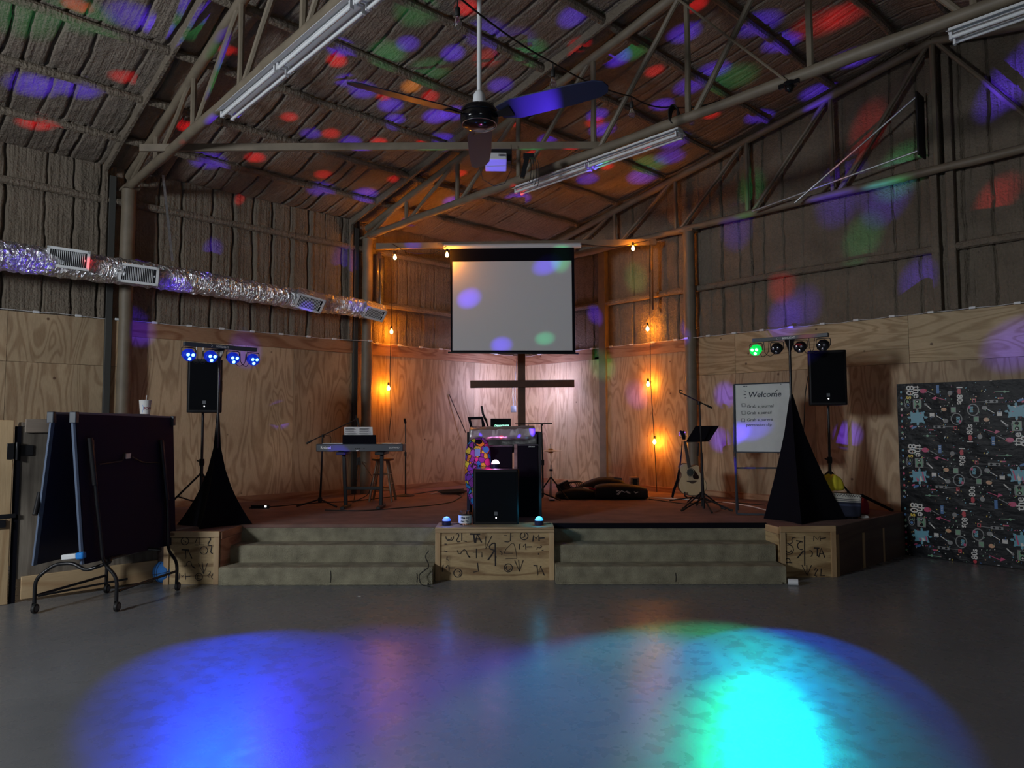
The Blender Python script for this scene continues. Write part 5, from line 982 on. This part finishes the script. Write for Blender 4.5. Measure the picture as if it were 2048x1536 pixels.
for a_, c_ in (((380,1105),(350,1190)), ((620,1105),(640,1200))): b = MB(UV); b.tube(rnd([G(*a_, -.05), G(a_[0],1165,-.05), G(a_[0]*.7+150,1190,.12)]), .011, 8); b.build('cradle_arm', M['rope'], t)
for p_ in (UZ(1340,1001,HS+.01), UZ(1375,1004,HS+.01), UZ(1422,1002,HS+.01)): b = MB(UV); b.tube([G(500,1185,.12), p_], .011, 8); b.build('leg', M['rope'], t)
# music stand in front of it
q = UZ(1404, 1012, HS); v = 9.35; t = thing('music_stand', 'black music stand with a tilted flat desk beside the guitar', 'music stand', (U(1402,1000,v).x, v, HS))
b = MB(UV); b.slab([U(1372,883,v), U(1419,881.5,v), U(1438.5,851.5,v+.16), U(1391,852,v+.16)], (0,.006,-.002)); b.build('desk', M['matte'], t, bevel=.001, smooth=0); b = MB(UV); b.bar(U(1373,884,v-.01), U(1419,882.5,v-.01), .04, .008); b.build('lip', M['matte'], t)
b = MB(UV); a = U(1402,870,v+.09); b.tube([a, (a.x, v+.09, HS+.2)], .010, 10); b.tube([(a.x,v+.09,HS+.6),(a.x,v+.09,HS+.03)], .014, 10); b.build('pole', M['black'], t); tripod(t, a.x, v+.09, HS, (200, 325, 90), .30, .22)
q = UZ(1408, 1020, HS); v = q.y; t = thing('microphone_stand', 'tall black boom microphone stand with an empty clip in front of the music stand', 'microphone stand', tuple(q)); tripod(t, q.x, v, HS, (205, 330, 270), .36, .16)
b = MB(UV); b.tube([(q.x,v,HS+.02), U(1403,905,v)], .015, 10); b.tube([U(1403,905,v), U(1399,808,v)], .011, 10); b.build('pole', M['black'], t); b = MB(UV); b.tube([U(1362,786,v), U(1424,816,v)], .008, 8); b.build('boom', M['metal'], t); b = MB(UV); b.tube([U(1414,811,v), U(1424,816,v)], .014, 8); b.build('counterweight', M['rope'], t)
b = MB(UV); b.lathe([(.022,-.025),(.022,.025)], U(1398,806,v-.015), 14); b.build('clutch', M['black'], t); b = MB(UV); b.tube(rnd([U(1362,787,v), U(1358,784,v), U(1359,780,v), U(1366,782,v)]), .007, 8); b.build('clip', M['black'], t)
b = MB(UV); b.bar(U(1397,885,v+.02), U(1395,912,v+.02), .03, .02, (1,0,0)); b.build('cable_clip', M['rope'], t)
# ---------------------------------------------------------------- whiteboard on easel
wv = 8.75; t = thing('whiteboard_easel', 'whiteboard easel with a handwritten welcome checklist', 'whiteboard', tuple(UZ(1530, 1030, HS)))
q = [U(1468,769,wv+.05), U(1581,765,wv-.12), U(1581,905,wv-.12), U(1468,904,wv+.05)]; dq = (q[1]-q[0]).normalized(); nq = Vector((dq.y, -dq.x, 0)).normalized(); nq = nq if nq.y < 0 else -nq
b = MB(UV); b.slab(q, -nq*.012); b.build('board', M['paper'], t, smooth=0)
b = MB(UV)
for i in range(4): b.bar(q[i]+nq*.004, q[(i+1)%4]+nq*.004, .014, .022, nq)
b.build('board_frame', M['dgrey'], t, bevel=.002)
def legp(a, c_, r_=.011): b = MB(UV); b.bar(a, c_, r_*2, r_*2, (0,1,0)); b.build('leg', M['dgrey'], t, bevel=.002)
z0p = UZ(1466,1031,HS+.01); legp(q[0], U(1466,1029,8.15) if False else Vector((q[0].x-.0, q[0].y+.0, HS+.01))); legp(q[1], Vector((q[1].x, q[1].y, HS+.01)))
bl = Vector((q[0].x, q[0].y, HS+.012)); br_ = Vector((q[1].x, q[1].y, HS+.012)); b = MB(UV); b.bar(bl, br_, .02, .02); b.bar(U(1470,936,wv+.25), U(1580,936,wv+.1), .02, .02); b.build('cross_bar', M['dgrey'], t)
legp(q[3]+Vector((.02,.05,-.0)), UZ(1482,1022,HS+.01)+Vector((0,.12,0)), .010); b = MB(UV); b.tube([Vector((bl.x,bl.y,HS+.22)), UZ(1480,990,HS+.3)+Vector((0,0,0))], .006, 6) if False else None
nP = (q[1]-q[0]).cross(q[3]-q[0]).normalized()
def ox(x, y):
    c_ = Vector((0,0,CH)); d_ = ray(1460+x*.10417, 760+y*.10417); return c_ + d_*((q[0]-c_).dot(nP)/d_.dot(nP)) + nq*.003
b = MB(UV); dn = Vector((0,0,1))
def wtxt(s, x, y, size, bold=.0008, shear=.1): b.text(s, ox(x,y), dq, (0,0,1), size, 'LEFT', bold, shear)
wtxt('Welcome', 345, 335, .098, .0006, .15); wtxt('Grab a journal', 320, 535, .054, -.0001); wtxt('Grab a pencil', 320, 660, .054, -.0001); wtxt('Grab a parent', 320, 795, .054, -.0001); wtxt('permission slip', 310, 890, .050, -.0001)
for x, y in ((225,455),(225,600),(215,745)): b.ribbon([ox(x,y), ox(x+65,y-3), ox(x+68,y+58), ox(x+5,y+60), ox(x,y)], .006, nq)
for ln in (((260,205),(315,220)),((262,285),(305,280)),((280,345),(310,335)),((865,225),(910,190)),((865,260),(885,258)),((875,310),(900,322)),((250,120),(300,118)),((310,120),(330,118)),((965,80),(985,80))): b.ribbon([ox(*ln[0]), ox(*ln[1])], .008, nq)
b.build('handwriting', M['inkb'], t, smooth=0)
# ---------------------------------------------------------------- cloths heaped behind the right stand
def heap(name, lab, cat, pts3, h, m, seed, z0=HS):
    g = np.random.default_rng(seed); cen = sum(pts3, Vector())/len(pts3); b = MB(UV); K = 32; vs = []; ang = [math.atan2((p_-cen).y, (p_-cen).x) for p_ in pts3]
    Rr = [Vector((p_.x-cen.x, p_.y-cen.y)).length for p_ in pts3]; rx = max(abs(p_.x-cen.x) for p_ in pts3); ry = max(abs(p_.y-cen.y) for p_ in pts3)
    for s_, hz in ((1,.0),(1.03,.25),(.95,.55),(.75,.82),(.45,.97),(.12,1)):
        for k in range(K): a = 2*math.pi*k/K; w_ = 1+.07*math.sin(3*a+seed)+.05*math.sin(7*a+s_*5+seed); vs.append((cen.x+rx*s_*w_*math.cos(a), cen.y+ry*s_*w_*math.sin(a), z0+h*hz*(1+.12*math.sin(2*a+seed*2)+.06*math.sin(9*a+s_*9))))
    b.add(vs, [(j*K+k, j*K+(k+1)%K, (j+1)*K+(k+1)%K, (j+1)*K+k) for j in range(5) for k in range(K)] + [tuple(range(K))[::-1], tuple(5*K+k for k in range(K))]); o = b.build(name, m, smooth=70, sub=1); return tag(o, lab, cat)
cvv = 8.35; zA = U(1700, 984, cvv).z; zB = U(1700, 957, cvv).z
t = thing('laundry_crate', 'dark crate under a striped blanket behind the right draped stand', 'crate', (U(1690,1000,cvv).x, cvv+.15, HS)); b = MB(UV); x0 = U(1650,1000,cvv).x; x1 = U(1718,1000,cvv).x; b.bb(x0, x1, cvv+.03, cvv+.30, HS, zA-.03); b.build('crate_body', M['matte'], t, bevel=.01)
t = thing('striped_blanket', 'navy woven blanket with cream zigzag and stripe border hanging over a crate', 'blanket', (x0, cvv, HS))
def stripemat():
    m, nt, b_ = newmat('striped_weave'); tc = nd(nt, 'ShaderNodeTexCoord'); sx = nd(nt, 'ShaderNodeSeparateXYZ'); lk(nt, tc.outputs['UV'], sx.inputs[0])
    r = nd(nt, 'ShaderNodeValToRGB'); r.color_ramp.interpolation = 'CONSTANT'
    st_ = [(0,(.02,.025,.05)),(.42,(.05,.06,.12)),(.50,(.02,.025,.05)),(.575,(.6,.58,.52)),(.615,(.02,.02,.05)),(.635,(.6,.58,.52)),(.68,(.02,.02,.05)),(.70,(.6,.58,.52)),(.915,(.03,.03,.05)),(.935,(.6,.58,.52))]
    for i, (p_, c) in enumerate(st_):
        e = r.color_ramp.elements[i] if i < 2 else r.color_ramp.elements.new(p_); e.position = p_; e.color = (*c, 1)
    lk(nt, sx.outputs[1], r.inputs[0]); mu = nd(nt, 'ShaderNodeMath', operation='MULTIPLY'); mu.inputs[1].default_value = 95.0; lk(nt, sx.outputs[0], mu.inputs[0]); si = nd(nt, 'ShaderNodeMath', operation='SINE'); lk(nt, mu.outputs[0], si.inputs[0])
    ab = nd(nt, 'ShaderNodeMath', operation='MULTIPLY_ADD'); ab.inputs[1].default_value = .035; ab.inputs[2].default_value = .84; lk(nt, si.outputs[0], ab.inputs[0]); df = nd(nt, 'ShaderNodeMath', operation='SUBTRACT'); lk(nt, sx.outputs[1], df.inputs[0]); lk(nt, ab.outputs[0], df.inputs[1])
    aa = nd(nt, 'ShaderNodeMath', operation='ABSOLUTE'); lk(nt, df.outputs[0], aa.inputs[0]); lt = nd(nt, 'ShaderNodeMath', operation='LESS_THAN'); lt.inputs[1].default_value = .018; lk(nt, aa.outputs[0], lt.inputs[0])
    m3 = nd(nt, 'ShaderNodeMix', data_type='RGBA'); lk(nt, lt.outputs[0], m3.inputs[0]); lk(nt, r.outputs[0], m3.inputs[6]); m3.inputs[7].default_value = (.02,.02,.03,1); lk(nt, m3.outputs[2], b_.inputs['Base Color']); b_.inputs['Roughness'].default_value = .95; return m
b = MB(UV); N, K = 20, 10; vs = []; uvs = []
for j in range(K+1):
    for i in range(N+1):
        s_, r_ = i/N, j/K; top = zA - .035*s_; x = x0-.02+(x1-x0+.04)*s_; 
        if r_ > .9: y = cvv+.02+.3*(r_-.9)*10; z_ = top
        else: y = cvv-.01+.012*math.sin(s_*14+r_*3); z_ = HS+.03+(top-HS-.03)*r_/.9
        vs.append((x, y, z_)); uvs.append((s_, r_))
b.add(vs, [(j*(N+1)+i, j*(N+1)+i+1, (j+1)*(N+1)+i+1, (j+1)*(N+1)+i) for j in range(K) for i in range(N)]); o = b.build('blanket_cloth', stripemat(), t); ul = o.data.uv_layers.new(name='uv')
for lp in o.data.loops: ul.data[lp.index].uv = uvs[lp.vertex_index]
m_ = o.modifiers.new('s','SOLIDIFY'); m_.thickness = .01
heap('yellow_jacket', 'crumpled bright yellow jacket on top of the striped blanket', 'jacket', [Vector((x0+.02,cvv+.05,0)), Vector((x1-.10,cvv+.3,0))], zB-zA+.03, M['yellow'], 2, zA-.005)
heap('olive_jacket', 'dark olive jacket lying beside the bright yellow jacket', 'jacket', [Vector((x0-.09,cvv+.16,0)), Vector((x0+.13,cvv+.34,0))], zB-zA+.06, M['olive'], 4, zA-.005)
q = UZ(1735, 1031, HS); heap('red_backpack', 'dark red bag slumped on the stage beside the striped blanket', 'bag', [Vector((q.x-.08,q.y,0)), Vector((q.x+.06,q.y+.2,0))], .2, M['red'], 5)
q = UZ(1712, 1037, HS); heap('grey_shoe', 'pale grey shoe at the foot of the striped blanket', 'shoe', [Vector((q.x-.12,q.y-.03,0)), Vector((q.x+.0,q.y+.06,0))], .06, M['cream'], 7); heap('pale_cloth', 'small white cloth on the stage next to the dark red bag', 'cloth', [Vector((q.x+.06,q.y-.0,0)), Vector((q.x+.17,q.y+.06,0))], .035, M['paper'], 8)
a = UZ(1785, 1021, HS+.02); c_ = U(1722, 990, 8.55); b = MB(UV); b.bar(a, c_, .03, .03); tag(b.build('stand_leg', M['matte'], bevel=.004), 'straight black bar leaning from the crate down to the stage edge', 'bar')
# ---------------------------------------------------------------- printed plastic backdrop
xa, xb = PW(1793,768,1,-.02).x, 9.75; zt_, zb2 = PW(1800,768,1,-.02).z, .005
pal = [mat('sheet_black', (.008,.009,.012), .38, bump=.5, bscale=7, stretch=(1,1,1.6), spec=.16), mat('print_white', (.8,.8,.76), .4), mat('print_teal', (.16,.45,.58), .4), mat('print_pink', (.65,.07,.2), .4), mat('print_yellow', (.8,.6,.06), .4), mat('print_grey', (.26,.27,.27), .4), mat('print_green', (.2,.42,.26), .4), mat('print_blue', (.06,.2,.5), .4), mat('print_peach', (.75,.42,.24), .4), mat('print_red', (.6,.04,.06), .4)]
b = MB(); N, K = 120, 80
def wr(x, z):  # crinkle depth
    return -.016 - .005*math.sin(x*5+z*1.3)*math.sin(z*2.1+x) - .002*abs(math.sin((x*1.3+z)*9))
xs = np.linspace(xa, xb, N+1); zs = np.linspace(zb2, zt_, K+1)
b.add([(x, wr(x, z), z) for z in zs for x in xs], [(j*(N+1)+i, j*(N+1)+i+1, (j+1)*(N+1)+i+1, (j+1)*(N+1)+i) for j in range(K) for i in range(N)])
Lx0, Lx1, Lz0, Lz1 = xa, xb, zb2, zt_
OFF = [.0035]
def putpoly(poly, mi):
    if all(Lx0 < p_[0] < Lx1 and Lz0 < p_[1] < Lz1 for p_ in poly): OFF[0] += 2.2e-4; b.mi = mi; b.add([(x, wr(x, z)-OFF[0], z) for x, z in poly], [tuple(range(len(poly)))]); b.mi = 0
T = .74
def motif(ox_, oz_, flip):
    OFF[0] = .0035
    def tr(x, z): x, z = x*T, z*T; return (ox_+T-x, oz_+T-z) if flip else (ox_+x, oz_+z)
    def pg(pts_, mi): putpoly([tr(*p_) for p_ in pts_], mi)
    def rc(x, z, w, h, mi, a=0): c, s = math.cos(a), math.sin(a); pg([(x+c*i*w/2-s*j*h/2, z+s*i*w/2+c*j*h/2) for i, j in ((-1,-1),(1,-1),(1,1),(-1,1))], mi)
    def el(x, z, r1, r2, mi, a=0, n=12): c, s = math.cos(a), math.sin(a); pg([(x+c*r1*math.cos(q_)-s*r2*math.sin(q_), z+s*r1*math.cos(q_)+c*r2*math.sin(q_)) for q_ in np.linspace(0,6.283,n+1)[:-1]], mi)
    def tx(s, x, z, size, mi):
        t_ = MB(); t_.text(s, (0,0,0), (1,0,0), (0,1,0), size*T, 'LEFT', .002)   # text runs downwards
        V = [(v[1], -v[0]) for v in t_.v]; o_ = tr(x, z); sg = -1 if flip else 1
        W_ = [(o_[0]+sg*vx, o_[1]+sg*vz) for vx, vz in V]
        if all(Lx0 < w_[0] < Lx1 and Lz0 < w_[1] < Lz1 for w_ in W_): OFF[0] += 2.2e-4; b.mi = mi; b.add([(x_, wr(x_, z_)-OFF[0], z_) for x_, z_ in W_], t_.f); b.mi = 0
    OFF[0] = .0035
    tx('the', .25, .97, .16, 1); tx('80', .14, .98, .17, 1); tx('s', .14, .80, .15, 4)
    OFF[0] = .0035
    tx('I', .90, .93, .12, 1); el(.935, .87, .026, .03, 9); el(.935, .835, .026, .03, 9); pg([(.955,.885),(.955,.82),(.895,.852)], 9); tx('80s', .90, .80, .12, 1)
    OFF[0] = .0035
    rc(.30, .66, .13, .16, 5); rc(.30, .66, .10, .13, 6); el(.30,.70,.030,.030,0); el(.30,.62,.030,.030,0); el(.30,.70,.015,.015,1); rc(.36,.66,.02,.10,5)
    OFF[0] = .0035
    for r_ in (.05,): el(.15,.70,r_,.07,5); el(.15,.70,r_*.85,.06,0); el(.15,.70,.025,.025,6); el(.15,.64,.045,.05,5); el(.15,.64,.037,.042,0); el(.15,.64,.022,.022,7)
    OFF[0] = .0035
    for k_ in range(8): q_ = k_*.785; el(.30+.115*math.cos(q_), .43+.10*math.sin(q_), .045, .02, 2, q_, 6)
    OFF[0] = .0035
    OFF[0] = .006; rc(.30,.43,.21,.17,2,.08); rc(.26,.43,.03,.17,3,.2); rc(.31,.43,.035,.17,1,.2); rc(.36,.43,.02,.15,3,.2); rc(.40,.40,.015,.08,0,.2)
    OFF[0] = .0035
    rc(.52,.47,.07,.065,1); rc(.52,.44,.05,.02,5); el(.40,.88,.055,.04,3); rc(.52,.84,.13,.012,5,-.5); el(.44,.89,.02,.015,9)
    OFF[0] = .0035
    pg([(.52,.75),(.60,.79),(.58,.72)], 3); rc(.66,.74,.16,.010,3,-.35)
    OFF[0] = .0035
    rc(.46,.62,.13,.018,1,-.8); el(.43,.65,.02,.02,5); rc(.62,.90,.045,.14,7); 
    OFF[0] = .0035
    for k_ in range(4): rc(.62,.85+.03*k_,.03,.010,1)
    OFF[0] = .0035
    rc(.62,.27,.17,.045,5); el(.58,.27,.018,.018,0); el(.66,.27,.018,.018,0); rc(.78,.27,.16,.008,5)
    OFF[0] = .0035
    el(.70,.56,.042,.032,8); rc(.84,.55,.075,.09,5); rc(.84,.55,.06,.07,6); el(.72,.37,.04,.035,5); rc(.64,.42,.13,.012,1,-.6)
    OFF[0] = .0035
    el(.88,.40,.085,.10,5,0,16); el(.88,.40,.07,.085,0,0,16); tx('80s', .88, .44, .07, 2); rc(.93,.36,.03,.04,3)
    OFF[0] = .0035
    rc(.48,.12,.20,.010,6); el(.44,.12,.02,.02,6); rc(.50,.22,.08,.02,3); el(.24,.26,.05,.02,7,.4); el(.20,.28,.03,.015,3,.4); el(.80,.83,.035,.04,5); rc(.86,.25,.05,.06,9); rc(.86,.25,.03,.04,0)
    OFF[0] = .0035
    g = np.random.default_rng(3)
    OFF[0] = .0035
    for k_ in range(95):
        x, z = g.uniform(.03,.97,2); el(x, z, g.uniform(.005,.017), g.uniform(.004,.010), int(g.integers(1,9)), g.uniform(0,3), 5)
    OFF[0] = .0035
    for k_ in range(9): el(.055, .05+.10*k_+.02, .018, .022, (7,6,9,2,3,1,6,7,2)[k_], 0, 8)
for ci in range(4):
    for ri in range(-1, 4):
        motif(xa+.01+ci*T, zt_-T*(ri+1)-.01+(.0 if ci % 2 == 0 else -.04), ci % 2 == 1)
o = b.build('printed_backdrop', pal, smooth=50); tag(o, 'black plastic backdrop printed with bright eighties motifs on the right wall', 'backdrop')
b = MB(); b.tube([PW(898,788,0,.02), PW(932,866,0,.10)], .009, 6); tag(b.build('leaning_stick', M['darkwood']), 'thin dark stick leaning on the wall left of the booth', 'stick')
# ---------------------------------------------------------------- floor scraps
b = MB(UV); q = UZ(719, 1193, 0); b.box(q+Vector((0,0,.003)), (.03,.015,.004)); tag(b.build('paper_scrap', M['paper']), 'tiny white paper scrap on the bare concrete floor', 'paper scrap')
# ---------------------------------------------------------------- beams of the par cans, dome lights and added sources
def spot(name, loc, tgt, power, col, ang, blend=.35, r_=.03):
    return lamp('SPOT', name, loc, power, col, tgt, spot_size=R(ang), spot_blend=blend, shadow_soft_size=r_)
F0 = lambda px, py: PW(px, py, 2, 0)
for i, (loc, tg) in enumerate(zip(LB, ((440,1360),(470,1365),(510,1360),(560,1365)))): spot('blue_pool_beam', loc, F0(*tg), 300, (.0,.045,1), 24, .30)
spot('blue_pool_beam', RB[1], F0(1575,1360), 750, (.0,.13,1), 22.5, .25); spot('green_par_beam', RB[0], F0(1370,1410), 700, (.0,1,.42), 31, .5); spot('green_par_beam', RB[0]+Vector((.02,0,0)), F0(1490,1490), 1000, (.0,1,.0), 14, 1.0); spot('blue_pool_beam', RB[2], F0(1150,1410), 1200, (.0,.12,1), 26, .6)  # blue beams added from unlit cans; narrow green doubles the lit can's beam
spot('blue_pool_beam', LB[3], F0(900,1400), 750, (.04,.01,1), 30, .9)
for k, (c_, pw_) in enumerate((((.05,.2,1),.9), ((.05,.6,1),.9), ((.75,.35,1),1.6))): lamp('POINT', 'dome_glow', DOMES[k]+Vector((0,0,.07)), pw_, c_, shadow_soft_size=.02)
lamp('POINT', 'red_dome_glow', DOMES[2]+Vector((-.08,-.03,.05)), 1.6, (1,.02,.25), shadow_soft_size=.01)
def hit(px, py):
    d = UV.to_3x3() @ ray(px, py); c = Vector((CX, CY, CH)); best = 99
    if abs(d.x) > 1e-6 and -c.x/d.x > 0: best = min(best, -c.x/d.x)
    if -c.y/d.y > 0: best = min(best, -c.y/d.y)
    for s_, z0_ in ((.2, 5.1), (-.2, 5.1+.2*15.2)):
        den = d.z - s_*d.x; tt = (z0_ + s_*c.x - c.z)/den if abs(den) > 1e-9 else -1
        if tt > 0: 
            X = c.x+d.x*tt
            if (s_ > 0) == (X < 7.6): best = min(best, tt)
    return c + d*best
RED, BLU, GRN, ORG = (1,.01,.02), (.09,.03,1), (.05,.8,.25), (1,.35,.05)
dots = [(RED, 1.5, [(245,148),(150,5),(68,240),(454,94),(367,247),(576,228),(508,311),(478,402),(645,345),(660,262),(757,280),(785,355),(848,282),(922,343),(1160,82),(1310,137),(1190,240),(1028,240),(1425,225),(1395,3),(1215,330),(1065,305),(672,35),(935,8),(860,188),(765,188),(672,115)], 1.0),
 (RED, 2.6, [(82,460),(1640,42),(1690,25),(1985,400),(1560,575),(1730,262),(975,110)], .45),
 (BLU, 2.2, [(260,25),(312,48),(390,8),(60,165),(150,170),(415,318),(640,375),(730,385),(620,263),(700,280),(680,90),(690,155),(725,175),(780,205),(790,235),(870,228),(905,222),(885,275),(815,80),(905,100),(1145,28),(1000,165),(1235,110),(1370,60),(1430,135),(1380,168),(1325,205),(1195,225),(1205,255),(1095,275),(1345,278),(1340,310),(1285,350),(1175,355),(820,440),(905,400),(1035,395),(1520,42),(1565,80),(1640,180),(1520,230),(1710,110),(1990,190),(2035,155),(1190,630),(1375,660)], 1.0),
 (BLU, 3.2, [(425,500),(690,525),(1675,395),(1765,400),(1470,462),(1835,560),(1565,640),(1600,620),(2035,690),(1690,770),(1695,870),(1275,790),(490,700),(272,655),(560,830),(1450,790),(1440,880),(970,60)], .55),
 (GRN, 3.0, [(30,25),(160,25),(375,45),(775,100),(860,135),(1060,95),(1265,95),(1465,150),(1300,325),(1130,422),(1500,385),(1720,480),(1205,730),(1800,350),(1270,560),(1785,355),(830,15)], .30),
 (ORG, 1.8, [(822,168)], .8)]
d1, d2, d3 = DOMES
def disco(px, py, col, ang, pw, src=None, tgt=None):
    tg = tgt if tgt is not None else hit(px, py); s_ = src if src is not None else (d1 if px < 1000 else d2); dr = (tg-s_).normalized(); dist = (tg-s_).length
    l = lamp('SPOT', 'disco_beam', s_ + dr*.075 + Vector((0,0,.01)), pw*POW*dist**2/64, col, tg, spot_size=R(ang*1.12), spot_blend=1.0, shadow_soft_size=.004)
POW = 3400
for col, ang, lst, pw in dots:
    g = np.random.default_rng(len(lst))
    for px, py in lst: disco(px, py, src=(LB[0]+Vector((0,0,.25)) if (px, py) in ((82,460),(478,402),(425,500)) else None), col=col, ang=ang*1.75*g.uniform(.8,1.2), pw=pw*g.uniform(.7,1.2)*(1.0 if col != BLU else 1.3))  # three listed dots start at an added source above the left bar
for (px, py), col, a_, pw in (((938,597),BLU,5.0,.9), ((1093,530),BLU,4,.8), ((1003,690),BLU,4,.8), ((1090,677),(.0,.9,.35),3,.35)):
    disco(px, py, col, a_, pw*1.0, tgt=UV @ U(px, py, bv-.12), src=LB[3]+Vector((0,0,.25)))  # screen dots come from an added point over the left bar, clear of the booth
disco(0, 0, BLU, 5, .7, tgt=UV @ U(1492, 868, 8.7), src=d2); disco(0, 0, BLU, 5, 1.2, tgt=PW(340, 572, 0, dx), src=d1); disco(0, 0, BLU, 5, .5, tgt=PW(30, 515, 0, dx), src=d1); disco(0, 0, BLU, 3, .6, tgt=PW(605, 600, 0, dx), src=d1); disco(0, 0, BLU, 6, .6, tgt=UV @ U(992, 325, 7.75), src=d1); disco(0, 0, BLU, 5, .9, tgt=UV @ Vector((fx+.4, fy-.2, zf)), src=d2)
for px, py, c in ((1003,872,RED),(985,886,RED),(1015,884,RED),(1040,870,BLU),(960,868,BLU)): disco(0, 0, c, 4.5, 6.0, tgt=UV @ U(px, py, 8.58), src=d3)
